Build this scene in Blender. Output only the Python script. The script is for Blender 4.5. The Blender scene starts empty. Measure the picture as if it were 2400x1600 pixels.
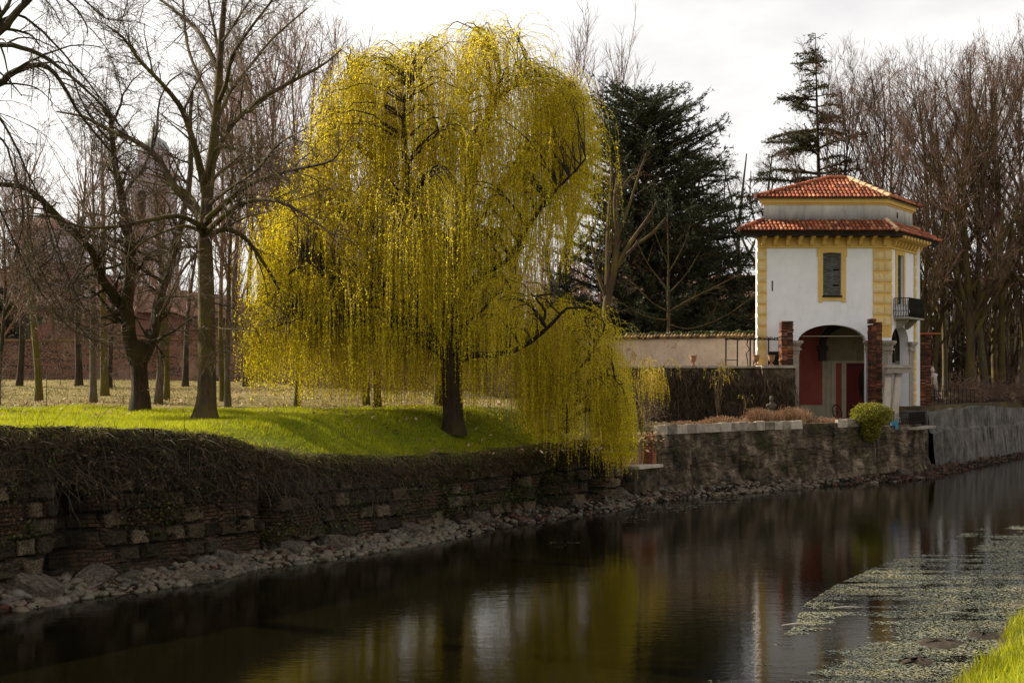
import bpy, math
import numpy as np
from mathutils.geometry import tessellate_polygon
from mathutils import Vector

sc = bpy.context.scene
COL = sc.collection
H = 4.4            # eye height over the water, metres
F = 3000.0         # focal length in pixels of the 2400 px wide photograph
YH = 880.0         # horizon row

def P(px, py, d):
    return np.array([(px-1200.0)/F*d, d, H-(py-YH)/F*d])

# ------------------------------------------------------------------ noise
def _h(ix, iy, s):
    v = np.sin(ix*127.1+iy*311.7+s*74.7)*43758.5453
    return v-np.floor(v)
def vnoise(x, y, s=0.0):
    x = np.asarray(x, float); y = np.asarray(y, float)
    ix = np.floor(x); iy = np.floor(y); fx = x-ix; fy = y-iy
    fx = fx*fx*(3-2*fx); fy = fy*fy*(3-2*fy)
    a = _h(ix, iy, s); b = _h(ix+1, iy, s); c = _h(ix, iy+1, s); d = _h(ix+1, iy+1, s)
    return (a*(1-fx)+b*fx)*(1-fy)+(c*(1-fx)+d*fx)*fy
def fbm(x, y, s=0.0, o=4):
    t = 0; a = .5
    for i in range(o):
        t = t+a*vnoise(x, y, s+i*3.1); x = x*2.03; y = y*2.03; a *= .5
    return t
def sstep(a, b, x):
    t = np.clip((x-a)/(b-a), 0, 1); return t*t*(3-2*t)
def nrm(v):
    return v/np.maximum(np.linalg.norm(v, axis=-1, keepdims=True), 1e-9)

# ------------------------------------------------------------------ mesh building
class Geo:
    def __init__(s):
        s.V = []; s.Fc = []; s.rnd = []; s.aux = []; s.n = 0
    def add(s, V, Fs, rnd=.5, aux=0.0, mi=0):
        V = np.asarray(V, float).reshape(-1, 3)
        if not isinstance(Fs, list): Fs = [Fs]
        for f in Fs:
            f = np.asarray(f, np.int64)
            if f.size: s.Fc.append((f+s.n, mi))
        s.V.append(V); s.n += len(V)
        s.rnd.append(np.broadcast_to(np.asarray(rnd, float), (len(V),)))
        s.aux.append(np.broadcast_to(np.asarray(aux, float), (len(V),)))
        return s
    def box(s, c, sz, rz=0.0, rnd=.5, aux=0.0, ux=None, top=1.0, mi=0, jit=None):
        """box centred at c; sz full sizes; ux optional x axis (horizontal); top = scale of upper face"""
        if ux is None: ux = np.array([math.cos(rz), math.sin(rz), 0.0])
        else: ux = nrm(np.asarray(ux, float))
        uy = np.array([-ux[1], ux[0], 0.0]); uz = np.array([0, 0, 1.0])
        v = []
        for k in (-1, 1):
            q = top if k > 0 else 1.0
            for a, b in ((-1, -1), (1, -1), (1, 1), (-1, 1)):
                v.append(np.asarray(c, float)+ux*a*sz[0]/2*q+uy*b*sz[1]/2*q+uz*k*sz[2]/2)
        v = np.array(v)
        if jit is not None: v = v+jit
        s.add(v, np.array([[3, 2, 1, 0], [4, 5, 6, 7], [0, 1, 5, 4], [1, 2, 6, 5], [2, 3, 7, 6], [3, 0, 4, 7]]), rnd, aux, mi)
        return s
    def tube(s, pts, r, n=8, cap=True, rnd=.5, mi=0):
        pts = np.asarray(pts, float); r = np.broadcast_to(np.asarray(r, float), (len(pts),))
        V, Q = tubes(pts[None], r[None], n)
        s.add(V, Q, rnd, mi=mi)
        if cap:
            m = len(pts)
            s.add(V[:n], np.arange(n)[None, ::-1], rnd, mi=mi); s.add(V[(m-1)*n:], np.arange(n)[None, :], rnd, mi=mi)
        return s
    def lathe(s, c, prof, n=20, rnd=.5, sq=None):
        c = np.asarray(c, float); a = np.arange(n)*2*np.pi/n
        prof = np.asarray(prof, float)
        V = np.zeros((len(prof), n, 3))
        V[..., 0] = c[0]+prof[:, 0:1]*np.cos(a); V[..., 1] = c[1]+prof[:, 0:1]*np.sin(a); V[..., 2] = c[2]+prof[:, 1:2]
        Q = []
        for i in range(len(prof)-1):
            for j in range(n):
                k = (j+1) % n
                Q.append([i*n+j, i*n+k, (i+1)*n+k, (i+1)*n+j])
        s.add(V, [np.array(Q), np.arange(n)[None, ::-1], (np.arange(n)+(len(prof)-1)*n)[None]], rnd)
        return s
    def build(s, name, mat, parent=None, smooth=False):
        V = np.concatenate(s.V); 
        pp_ = parent
        while pp_ is not None:
            V = V-np.array(pp_.location); pp_ = pp_.parent
        me = bpy.data.meshes.new(name)
        me.vertices.add(len(V)); me.vertices.foreach_set('co', V.astype(np.float32).ravel())
        loops = np.concatenate([f.ravel() for f, m in s.Fc])
        tot = np.concatenate([np.full(len(f), f.shape[1]) for f, m in s.Fc])
        mi = np.concatenate([np.full(len(f), m) for f, m in s.Fc])
        start = np.concatenate([[0], np.cumsum(tot)[:-1]])
        me.loops.add(len(loops)); me.loops.foreach_set('vertex_index', loops.astype(np.int32))
        me.polygons.add(len(tot)); me.polygons.foreach_set('loop_start', start.astype(np.int32))
        me.polygons.foreach_set('material_index', mi.astype(np.int32))
        me.polygons.foreach_set('use_smooth', np.full(len(tot), bool(smooth)))
        me.update(calc_edges=True)
        for nm_, arr in (('rnd', s.rnd), ('aux', s.aux)):
            at = me.attributes.new(nm_, 'FLOAT', 'POINT'); at.data.foreach_set('value', np.concatenate(arr).astype(np.float32))
        for m in (mat if isinstance(mat, (list, tuple)) else [mat]): me.materials.append(m)
        o = bpy.data.objects.new(name, me); COL.objects.link(o)
        if parent is not None: o.parent = parent
        return o

def tubes(Pn, R, S):
    B, N, _ = Pn.shape
    T = np.gradient(Pn, axis=1); T = nrm(T)
    m = nrm(Pn[:, -1]-Pn[:, 0]+1e-6)
    A = np.zeros((B, 3)); A[np.arange(B), np.argmin(np.abs(m), axis=1)] = 1
    U = nrm(np.cross(T, A[:, None, :])); W = np.cross(T, U)
    a = np.arange(S)*2*np.pi/S
    V = Pn[:, :, None, :]+R[:, :, None, None]*(U[:, :, None, :]*np.cos(a)[None, None, :, None]+W[:, :, None, :]*np.sin(a)[None, None, :, None])
    b = np.arange(B)[:, None, None]*N*S; i = np.arange(N-1)[None, :, None]*S; j = np.arange(S)[None, None, :]; k = (j+1) % S
    Q = np.stack([b+i+j, b+i+k, b+i+S+k, b+i+S+j], -1).reshape(-1, 4)
    return V.reshape(-1, 3), Q

def diamonds(C, A, Bv):
    n = len(C)
    V = np.stack([C-A, C+Bv-A*.15, C+A, C-Bv-A*.15], 1).reshape(-1, 3)
    return V, np.arange(n*4).reshape(-1, 4)
def blades(C, up, w):
    n = len(C)
    V = np.stack([C-w, C+w, C+up], 1).reshape(-1, 3)
    return V, np.arange(n*3).reshape(-1, 3)

def tag(o, label=None, cat=None, group=None, kind=None):
    if label: o['label'] = label
    if cat: o['category'] = cat
    if group: o['group'] = group
    if kind: o['kind'] = kind
    return o
def thing(name, loc, label, cat, group=None):
    o = bpy.data.objects.new(name, None); COL.objects.link(o); o.location = [float(c) for c in loc]
    o.empty_display_size = .3
    return tag(o, label, cat, group)
def recentre(o, loc):
    """put the origin of a one-mesh thing at its base"""
    loc = np.asarray(loc, float); me = o.data
    co = np.zeros(len(me.vertices)*3, np.float32); me.vertices.foreach_get('co', co)
    co = co.reshape(-1, 3)-loc.astype(np.float32); me.vertices.foreach_set('co', co.ravel()); me.update(); o.location = loc.tolist()
    return o

# ------------------------------------------------------------------ materials
class NT:
    def __init__(s, name):
        s.m = bpy.data.materials.new(name); s.m.use_nodes = True
        s.t = s.m.node_tree; s.b = s.t.nodes['Principled BSDF']; s.out = s.t.nodes['Material Output']
        s.tc = s.n('ShaderNodeTexCoord'); s.vec = s.tc.outputs['Object']
    def n(s, k, **kw):
        x = s.t.nodes.new(k)
        for a, b in kw.items(): setattr(x, a, b)
        return x
    def l(s, a, b): s.t.links.new(a, b)
    def set(s, node, key, v):
        if hasattr(v, 'is_linked') or isinstance(v, bpy.types.NodeSocket): s.l(v, node.inputs[key])
        else: node.inputs[key].default_value = v
    def mapv(s, scale=(1, 1, 1), rot=(0, 0, 0)):
        m = s.n('ShaderNodeMapping'); s.l(s.vec, m.inputs[0]); m.inputs['Scale'].default_value = scale; m.inputs['Rotation'].default_value = rot
        return m.outputs[0]
    def noise(s, scale, detail=5, rough=.6, vec=None, dist=0):
        x = s.n('ShaderNodeTexNoise'); s.l(vec or s.vec, x.inputs['Vector']); x.inputs['Scale'].default_value = scale
        x.inputs['Detail'].default_value = detail; x.inputs['Roughness'].default_value = rough; x.inputs['Distortion'].default_value = dist
        return x.outputs[0]
    def voro(s, scale, vec=None, feat='F1', out=0, rand=1.0):
        x = s.n('ShaderNodeTexVoronoi', feature=feat); s.l(vec or s.vec, x.inputs['Vector']); x.inputs['Scale'].default_value = scale
        x.inputs['Randomness'].default_value = rand
        return x.outputs[out]
    def ramp(s, fac, stops, interp='LINEAR'):
        r = s.n('ShaderNodeValToRGB'); r.color_ramp.interpolation = interp
        e = r.color_ramp.elements
        while len(e) < len(stops): e.new(.5)
        for i, (p, c) in enumerate(stops):
            e[i].position = p; e[i].color = (c, c, c, 1) if not hasattr(c, '__len__') else (*c, 1)
        s.l(fac, r.inputs[0]); return r.outputs[0]
    def mix(s, fac, a, b, mode='MIX'):
        x = s.n('ShaderNodeMix', data_type='RGBA', blend_type=mode)
        s.set(x, 0, fac)
        for k, v in ((6, a), (7, b)):
            if isinstance(v, bpy.types.NodeSocket): s.l(v, x.inputs[k])
            else: x.inputs[k].default_value = (*v, 1)
        return x.outputs[2]
    def math(s, op, a, b=0.0, clamp=False):
        x = s.n('ShaderNodeMath', operation=op, use_clamp=clamp); s.set(x, 0, a); s.set(x, 1, b); return x.outputs[0]
    def attr(s, name):
        x = s.n('ShaderNodeAttribute', attribute_name=name); return x.outputs['Fac']
    def bump(s, h, strength=.5, dist=.05):
        x = s.n('ShaderNodeBump'); x.inputs['Strength'].default_value = strength; x.inputs['Distance'].default_value = dist
        s.l(h, x.inputs['Height']); s.l(x.outputs[0], s.b.inputs['Normal']); return x.outputs[0]
    def sep(s, vec):
        x = s.n('ShaderNodeSeparateXYZ'); s.l(vec, x.inputs[0]); return x.outputs
    def comb(s, x_, y_, z_=0.0):
        x = s.n('ShaderNodeCombineXYZ'); s.set(x, 0, x_); s.set(x, 1, y_); s.set(x, 2, z_); return x.outputs[0]
    def col(s, c, rough=.85, spec=.3):
        s.set(s.b, 'Base Color', c if isinstance(c, bpy.types.NodeSocket) else (*c, 1))
        s.b.inputs['Roughness'].default_value = rough; s.b.inputs['Specular IOR Level'].default_value = spec
        return s.m

def m_var(name, cols, scale=3, rough=.85, bs=.4, bd=.02, bscale=None, stretch=(1, 1, 1), spec=.3, detail=6, use_rnd=0.0, lo=.3, hi=.7):
    n = NT(name); v = n.mapv(stretch)
    f = n.noise(scale, detail, .62, v)
    if use_rnd: f = n.math('ADD', n.math('MULTIPLY', f, 1-use_rnd), n.math('MULTIPLY', n.attr('rnd'), use_rnd))
    k = len(cols)
    c = n.ramp(f, [(lo+(hi-lo)*i/(k-1), cols[i]) for i in range(k)])
    n.col(c, rough, spec)
    if bs: n.bump(n.noise(bscale or scale*4, 6, .65, v), bs, bd)
    return n.m
def m_leaf(name, cols, trans=.45, rough=.6, nscale=.35, tint=None, spec=.25, share=.6):
    n = NT(name)
    f = n.math('ADD', n.math('MULTIPLY', n.attr('rnd'), share), n.math('MULTIPLY', n.noise(nscale, 3), 1-share))
    k = len(cols)
    c = n.ramp(f, [(.18+.64*i/(k-1), cols[i]) for i in range(k)])
    n.col(c, rough, spec)
    tr = n.n('ShaderNodeBsdfTranslucent'); n.l(c, tr.inputs[0])
    mx = n.n('ShaderNodeMixShader'); mx.inputs[0].default_value = trans
    n.l(n.b.outputs[0], mx.inputs[1]); n.l(tr.outputs[0], mx.inputs[2]); n.l(mx.outputs[0], n.out.inputs[0])
    return n.m

# ------------------------------------------------------------------ growing branches
def grow(rng, S0, D0, L, N, r0, r1, trop=0.0, wig=.08, trop_end=None):
    K = len(S0); Pn = np.zeros((K, N, 3)); d = nrm(np.asarray(D0, float)); Pn[:, 0] = S0
    st = (np.asarray(L, float)/(N-1))[:, None]
    te = trop if trop_end is None else trop_end
    for i in range(1, N):
        t = trop+(te-trop)*i/(N-1)
        d = nrm(d+rng.normal(size=(K, 3))*wig+np.array([0, 0, 1.0])*t)
        Pn[:, i] = Pn[:, i-1]+d*st
    s = np.linspace(0, 1, N)[None]
    R = np.asarray(r0)[:, None]*(1-s)+np.asarray(r1)*s
    return Pn, R
def pick(rng, Pn, R, K, t0, t1, pw=1.0):
    L = np.linalg.norm(np.diff(Pn, axis=1), axis=2).sum(1); w = L**pw; b = rng.choice(len(Pn), K, p=w/w.sum())
    N = Pn.shape[1]; t = rng.uniform(t0, t1, K); x = t*(N-1); i = np.minimum(x.astype(int), N-2); f = (x-i)[:, None]
    pos = Pn[b, i]*(1-f)+Pn[b, i+1]*f; tan = nrm(Pn[b, i+1]-Pn[b, i]); rad = R[b, i]*(1-f[:, 0])+R[b, i+1]*f[:, 0]
    return pos, tan, rad, t, L[b]
def spawn(rng, Pn, R, K, t=(.2, 1), ang=(30, 60), ln=(1, 2), N=5, trop=0.0, te=None, wig=.08, rr=.6, rmin=.004, flat=0.0, taper=.4, rel=False, pw=1.0):
    pos, tan, rad, tt, PL = pick(rng, Pn, R, K, *t, pw=pw)
    q = rng.normal(size=(K, 3)); q[:, 2] *= (1-flat); q = nrm(q-tan*(q*tan).sum(1, keepdims=True))
    a = np.radians(rng.uniform(*ang, K))[:, None]
    d = tan*np.cos(a)+q*np.sin(a)
    L = rng.uniform(*ln, K)*(1-taper*tt)
    if rel: L = L*PL
    r0 = np.maximum(rad*rr*rng.uniform(.7, 1.1, K), rmin)
    return grow(rng, pos, d, L, N, r0, np.maximum(r0*.3, rmin*.6)[:, None], trop, wig, te)
def resample(pts, N):
    pts = np.asarray(pts, float); k = len(pts)
    t = np.linspace(0, k-1, N); i = np.clip(t.astype(int), 0, k-2); f = (t-i)[:, None]
    p = np.vstack([2*pts[0]-pts[1], pts, 2*pts[-1]-pts[-2]])
    a, b, c, d = p[i], p[i+1], p[i+2], p[i+3]
    return .5*((2*b)+(c-a)*f+(2*a-5*b+4*c-d)*f**2+(3*b-a-3*c+d)*f**3)
def limb_px(pts, d0, d1, w0, w1, N=14):
    """pixel path with widths in pixels, from depth d0 to depth d1"""
    k = len(pts); ds = np.linspace(d0, d1, k)
    W = np.array([P(x, y, d) for (x, y), d in zip(pts, ds)])
    Q = resample(W, N); s = np.linspace(0, 1, N)
    r = (w0*(1-s)+w1*s)*.5*np.linspace(d0, d1, N)/F
    return Q, r

# ------------------------------------------------------------------ canal edge
WP = np.array([(-60, -46.5), (-16, 15.9), (-9.84, 24.75), (1.35, 40.6), (4.05, 44.5), (5.2, 46.0), (6.6, 47.3), (10.1, 50.2), (14.1, 52.9),
               (17.6, 55.6), (18.9, 58.3), (23.5, 64.5), (29.3, 72.6), (60, 118), (220, 350)], float)
WL = np.concatenate([[0], np.cumsum(np.linalg.norm(np.diff(WP, axis=0), axis=1))])
def Wat(u):
    u = np.asarray(u, float)
    return np.stack([np.interp(u, WL, WP[:, 0]), np.interp(u, WL, WP[:, 1])], -1)
_uu = np.linspace(0, WL[-1], 40000); _ww = Wat(_uu); _pp = np.where(_ww[:, 1] > 5, 1200+_ww[:, 0]/np.maximum(_ww[:, 1], 1)*F, -9e9)
def u_px(px): return float(np.interp(px, _pp[_ww[:, 1] > 5], _uu[_ww[:, 1] > 5]))
ZE_PX = [(-3000, 3.4), (0, 3.36), (300, 3.2), (480, 3.06), (600, 2.74), (700, 2.42), (900, 2.2), (1065, 2.1), (1200, 2.16), (1400, 2.2), (1475, 2.25),
         (1600, 2.1), (2000, 2.15), (2160, 2.2), (2195, 2.75), (2300, 2.72), (2400, 2.6), (3000, 2.6)]
_zu = np.array([u_px(a) for a, b in ZE_PX[1:]]); _zz = np.array([b for a, b in ZE_PX[1:]])
def zedge(u): return np.interp(u, _zu, _zz)
ND = nrm(np.array([-.55, .835]))
UC = u_px(1478); UR = u_px(2175)
def ground(X, Y, u=None, v=None):
    """height of the far side ground"""
    X = np.asarray(X, float); Y = np.asarray(Y, float)
    if u is None:
        # solve (u,v): W(u)+v*ND = (X,Y)
        us = np.linspace(0, WL[-1], 4000); w = Wat(us)
        off = w[:, 0]*ND[1]-w[:, 1]*ND[0]
        q = X*ND[1]-Y*ND[0]
        u = np.interp(q, off, us)
        ww = Wat(u); v = (X-ww[..., 0])*ND[0]+(Y-ww[..., 1])*ND[1]
    ze = zedge(u)
    zin = 3.2+.25*sstep(36, 50, Y)+.35*sstep(50, 72, Y)+.35*sstep(66, 76, Y+.03*(X+10))
    s = sstep(0, 3.4, v)
    z = ze+(zin-ze)*s
    z = z+(fbm(X*.35, Y*.35, 2)-.47)*.22*sstep(.3, 2, v)+(fbm(X*1.7, Y*1.7, 5)-.47)*.07
    # the walled garden right of the corner stays low
    g = sstep(UC-.1, UC+.5, u); zr = np.interp(u, [UC, UR-.4, UR+.6, WL[-1]], [2.34, 2.34, 2.95, 3.1])
    g2 = g*1.0
    far = sstep(15, 22, v)
    return np.where(g2 > 0, z*(1-g2)+g2*(zr+far*1.2*(u < UR)+(fbm(X*.8, Y*.8, 9)-.47)*.05), z)
def hit(px, py, dmin=20, dmax=140):
    ds = np.linspace(dmin, dmax, 1500); X = (px-1200)/F*ds; Z = H-(py-YH)/F*ds
    g = ground(X, ds); k = np.argmax(Z <= g+.0)
    if not np.any(Z <= g): k = np.argmin(Z-g)
    return np.array([X[k], ds[k], g[k]])
def g1(x, y): return float(ground(np.array([x]), np.array([y]))[0])
# ================================================================== materials
def mk_bark(name, a, b, moss=None, mossamt=.5, sc_=9):
    n = NT(name); v = n.mapv((1, 1, .22))
    f = n.noise(sc_, 6, .7, v); c = n.ramp(f, [(.3, a), (.7, b)])
    if moss: c = n.mix(n.ramp(n.noise(1.3, 4, .6), [(.5-mossamt*.3, 0.0), (.75-mossamt*.3, 1.0)]), c, moss)
    n.col(c, .9, .2); n.bump(f, .9, .05); return n.m
M_BARK = mk_bark('bark_brown_ridged', (.02, .013, .008), (.085, .058, .034), (.095, .07, .018), .35)
M_BARKD = mk_bark('bark_dark', (.012, .008, .005), (.055, .036, .022), (.05, .04, .012), .15)
M_BARKM = mk_bark('bark_mossy', (.03, .022, .012), (.11, .08, .04), (.10, .082, .014), .9)
M_BARKG = mk_bark('bark_grey', (.05, .042, .032), (.17, .14, .11), (.10, .08, .02), .3)
M_BARKP = mk_bark('bark_pale', (.16, .125, .08), (.38, .30, .20), (.22, .17, .05), .3)
M_TWIG = m_var('twig_brown', [(.05, .03, .02), (.13, .08, .055), (.24, .16, .12)], 1.5, .7, 0)
M_TWIGR = m_var('twig_reddish', [(.09, .05, .036), (.20, .12, .09), (.32, .20, .155)], .8, .8, 0)
M_TWIGY = m_var('willow_twig', [(.20, .14, .012), (.42, .31, .02)], 1.5, .7, 0)
M_WILLOW = m_leaf('willow_leaf', [(.62, .50, .008), (.88, .73, .010), (.96, .83, .03)], .62, .55, .5)
M_GRASS = m_leaf('grass_blade', [(.12, .11, .02), (.26, .28, .008), (.42, .43, .01), (.56, .50, .06)], .45, .55, .9, share=.45)
M_GRASSD = m_leaf('grass_dry', [(.05, .06, .012), (.13, .125, .028), (.25, .19, .07)], .35, .7, .8)
M_CREEP = m_leaf('dead_creeper', [(.014, .009, .004), (.045, .028, .013), (.12, .08, .042)], .15, .8, .9, share=.7)
M_CREEPL = m_leaf('dry_creeper_stems', [(.02, .014, .009), (.055, .04, .027), (.12, .09, .065)], .15, .8, .7, share=.7)
M_CONIF = m_leaf('conifer_needles', [(.012, .02, .011), (.035, .05, .022), (.08, .095, .04)], .12, .7, .5)
M_CONIFS = m_leaf('cedar_spray', [(.02, .022, .011), (.055, .055, .025), (.12, .10, .045)], .2, .7, .5)
M_DEADLEAF = m_leaf('dead_leaf', [(.16, .09, .045), (.34, .22, .12), (.62, .45, .30)], .25, .7, .8)
M_RUSTLEAF = m_leaf('rust_leaf', [(.12, .04, .015), (.30, .11, .03)], .3, .7, .8)
M_BUSH = m_leaf('clipped_bush_leaf', [(.05, .045, .01), (.16, .16, .012), (.42, .38, .03)], .3, .6, 2.2)
M_IVY = m_leaf('ivy_leaf', [(.012, .02, .005), (.04, .055, .01), (.10, .11, .02)], .2, .5, .8)
M_HEDGE = m_leaf('dry_hedge_twig', [(.14, .075, .035), (.34, .20, .11), (.60, .42, .28)], .25, .7, 1.2)
M_YEL = m_leaf('yellow_bud', [(.40, .30, .01), (.75, .55, .015)], .4, .6, 1)

# lawn soil: green turf near the canal, bleached turf and leaf litter behind
n = NT('turf'); s_ = n.sep(n.vec)
fn = n.noise(.35, 5, .6); fg = n.noise(9, 6, .7)
green = n.ramp(fg, [(.3, (.045, .065, .006)), (.7, (.2, .25, .012))])
tan = n.ramp(n.math('ADD', n.math('MULTIPLY', n.noise(7, 6, .8), .6), n.math('MULTIPLY', n.noise(.6, 4, .6), .4)), [(.35, (.05, .05, .010)), (.5, (.15, .115, .028)), (.68, (.29, .19, .09))])
far = n.math('ADD', s_[1], n.math('MULTIPLY', n.math('SUBTRACT', fn, .5), 9.0))
fac = n.ramp(n.math('DIVIDE', far, 100.0), [(.395, 0.0), (.455, 1.0)])
c = n.mix(fac, green, tan)
soil = n.ramp(fg, [(.3, (.02, .014, .008)), (.7, (.09, .065, .035))])
c = n.mix(n.ramp(n.attr('aux'), [(.15, 1.0), (.8, 0.0)]), c, soil)
n.col(c, .95, .15); n.bump(fg, .8, .06); M_TURF = n.m

# retaining wall: weathered conglomerate blocks, brick and soil
n = NT('canal_wall_masonry'); v2 = n.mapv((1, 1, 1))
sp = n.voro(26); sp2 = n.noise(14, 8, .75)
stone = n.ramp(n.math('ADD', n.math('MULTIPLY', sp2, .5), n.math('MULTIPLY', n.attr('rnd'), .45)), [(.30, (.03, .022, .015)), (.5, (.10, .074, .05)), (.7, (.25, .19, .135))])
pit = n.ramp(sp, [(.05, (.75, .7, .62)), (.35, (1, 1, 1)), (.55, (.35, .32, .28))])
stone = n.mix(.75, stone, pit, 'MULTIPLY')
s_ = n.sep(n.vec); bt = n.n('ShaderNodeTexBrick'); n.l(n.comb(n.math('ADD', n.math('MULTIPLY', s_[0], .58), n.math('MULTIPLY', s_[1], .82)), n.math('ADD', s_[2], n.math('MULTIPLY', n.noise(2.5, 3), .08)), 0.0), bt.inputs[0])
bt.inputs['Scale'].default_value = 1.0; bt.inputs['Brick Width'].default_value = .25; bt.inputs['Row Height'].default_value = .085; bt.inputs['Mortar Size'].default_value = .014
bt.inputs['Color1'].default_value = (.15, .072, .045, 1); bt.inputs['Color2'].default_value = (.085, .052, .034, 1); bt.inputs['Mortar'].default_value = (.012, .009, .006, 1)
brick = n.mix(n.ramp(n.noise(3, 5, .7), [(.4, 0.0), (.65, .8)]), bt.outputs[0], (.035, .026, .017))
dirt = n.ramp(n.noise(5, 7, .75), [(.3, (.006, .0045, .003)), (.7, (.04, .028, .018))])
a = n.attr('aux')
c = n.mix(n.ramp(a, [(.28, 0.0), (.36, 1.0)]), stone, brick)
c = n.mix(n.ramp(a, [(.6, 0.0), (.85, 1.0)]), c, dirt)
moss = n.ramp(n.noise(1.1, 5, .65), [(.5, 0.0), (.68, .75)])
c = n.mix(moss, c, (.022, .021, .006))
n.col(c, .9, .25); n.bump(n.math('ADD', sp2, n.math('MULTIPLY', sp, .5)), 1.0, .05); M_CWALL = n.m

# garden wall: blackened mossy render
n = NT('garden_wall_render'); vs = n.mapv((1, 1, .18))
base = n.ramp(n.noise(1.6, 8, .7), [(.36, (.018, .014, .008)), (.5, (.11, .082, .056)), (.66, (.33, .25, .18))])
runs = n.ramp(n.noise(2.2, 6, .6, vs), [(.4, (.16, .14, .11)), (.62, (1, 1, 1))])
c = n.mix(.6, base, runs, 'MULTIPLY')
c = n.mix(n.ramp(n.noise(.9, 6, .7), [(.5, 0.0), (.64, .85)]), c, (.035, .032, .008))
c = n.mix(n.ramp(n.noise(3.3, 5, .7), [(.66, 0.0), (.7, .8)]), c, (.16, .055, .03))
n.col(c, .9, .25); n.bump(n.noise(8, 8, .75), .9, .05); M_GWALL = n.m

# concrete quay with streaks
n = NT('streaked_concrete'); vs = n.mapv((1.0, 1.0, .11))
base = n.ramp(n.noise(1.2, 6, .7), [(.3, (.05, .046, .04)), (.7, (.22, .20, .18))])
runs = n.ramp(n.math('ADD', n.math('MULTIPLY', n.noise(1.5, 6, .75, vs, 1.2), .65), n.math('MULTIPLY', n.noise(2.2, 6, .7), .35)), [(.40, (.09, .083, .075)), (.56, (1, 1, 1))])
c = n.mix(n.ramp(n.noise(.5, 4, .6), [(.35, .5), (.6, 1.0)]), base, runs, 'MULTIPLY'); s_ = n.sep(n.vec)
c = n.mix(n.ramp(n.math('ADD', s_[2], n.noise(.8, 5, .7)), [(0.0, .8), (.999, .0)]), c, (.05, .042, .035)); n.col(c, .85, .3); n.bump(n.noise(5, 8, .75), .9, .05); M_QUAY = n.m

# cobbled boundary wall: brick courses and pebbles
def m_mixwall(name, dull=1.0):
    n = NT(name); s_ = n.sep(n.vec)
    uv = n.comb(n.math('ADD', s_[0], n.math('MULTIPLY', s_[1], .6)), s_[2], 0.0)
    b = n.n('ShaderNodeTexBrick'); n.l(uv, b.inputs[0]); b.inputs['Scale'].default_value = 1.0
    b.inputs['Brick Width'].default_value = .27; b.inputs['Row Height'].default_value = .075; b.inputs['Mortar Size'].default_value = .012
    b.inputs['Color1'].default_value = (.26*dull, .085*dull, .045*dull, 1); b.inputs['Color2'].default_value = (.16*dull, .062*dull, .038*dull, 1); b.inputs['Mortar'].default_value = (.2*dull, .155*dull, .12*dull, 1)
    peb = n.ramp(n.voro(9), [(.1, (.30*dull, .215*dull, .16*dull)), (.45, (.15*dull, .095*dull, .07*dull)), (.6, (.05*dull, .03*dull, .02*dull))])
    band = n.ramp(n.math('ADD', n.math('SINE', n.math('MULTIPLY', s_[2], 14.0)), n.math('MULTIPLY', n.noise(.6, 4, .7), 2.2)), [(.52, 0.0), (.62, 1.0)])
    bandb = n.math('MULTIPLY', band, 1.0)
    c = n.mix(n.ramp(n.noise(1.0, 5, .7, n.mapv((.25, .25, 4.5))), [(.44, 0.0), (.56, 1.0)]), b.outputs[0], peb); c = n.mix(n.ramp(n.noise(3.5, 6, .8), [(.4, .0), (.7, .6)]), c, (.09*dull, .05*dull, .035*dull))
    c = n.mix(n.ramp(n.noise(.35, 5, .7), [(.52, 0.0), (.62, .75)]), c, (.27*dull, .18*dull, .13*dull))
    n.col(c, .9, .2); n.bump(n.noise(10, 6, .7), .6, .03); return n.m
M_BWALL = m_mixwall('brick_and_cobble')
def m_brick(name, c1, c2, mo, bw=.25, rh=.075, ms=.012, dirt=(.02, .012, .009), da=.5, use=(1, .6)):
    n = NT(name); s_ = n.sep(n.vec)
    uv = n.comb(n.math('ADD', n.math('MULTIPLY', s_[0], use[0]), n.math('MULTIPLY', s_[1], use[1])), s_[2], 0.0)
    b = n.n('ShaderNodeTexBrick'); n.l(uv, b.inputs[0]); b.inputs['Scale'].default_value = 1.0
    b.inputs['Brick Width'].default_value = bw; b.inputs['Row Height'].default_value = rh; b.inputs['Mortar Size'].default_value = ms
    b.inputs['Color1'].default_value = (*c1, 1); b.inputs['Color2'].default_value = (*c2, 1); b.inputs['Mortar'].default_value = (*mo, 1)
    c = n.mix(n.ramp(n.noise(1.7, 7, .75), [(.62-da*.25, 0.0), (.78-da*.25, .85)]), b.outputs[0], dirt)
    n.col(c, .9, .2); n.bump(b.outputs[1], -.6, .03); return n.m
M_BRICK = m_brick('old_red_brick', (.42, .12, .045), (.22, .07, .035), (.10, .065, .045))
M_BRICKD = m_brick('dull_far_brick', (.30, .125, .09), (.22, .09, .07), (.24, .16, .13), da=.2)

def m_plaster(name, cols, stain=(.12, .10, .08), amt=.25, bottom=None, rough=.85, sc_=1.4):
    n = NT(name)
    c = n.ramp(n.noise(sc_, 7, .65), [(.3, cols[0]), (.7, cols[1])])
    vs = n.mapv((1, 1, .2))
    c = n.mix(n.ramp(n.noise(2.6, 6, .7, vs), [(.66-amt*.3, 0.0), (.86-amt*.3, .6)]), c, stain)
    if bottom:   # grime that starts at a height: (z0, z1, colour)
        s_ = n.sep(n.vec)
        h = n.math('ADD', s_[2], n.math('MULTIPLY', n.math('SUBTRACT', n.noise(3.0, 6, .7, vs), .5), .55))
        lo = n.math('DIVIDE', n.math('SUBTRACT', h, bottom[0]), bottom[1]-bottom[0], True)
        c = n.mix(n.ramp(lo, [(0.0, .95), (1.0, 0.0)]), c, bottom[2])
    n.col(c, rough, .25); n.bump(n.noise(12, 6, .7), .35, .015); return n.m
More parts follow.
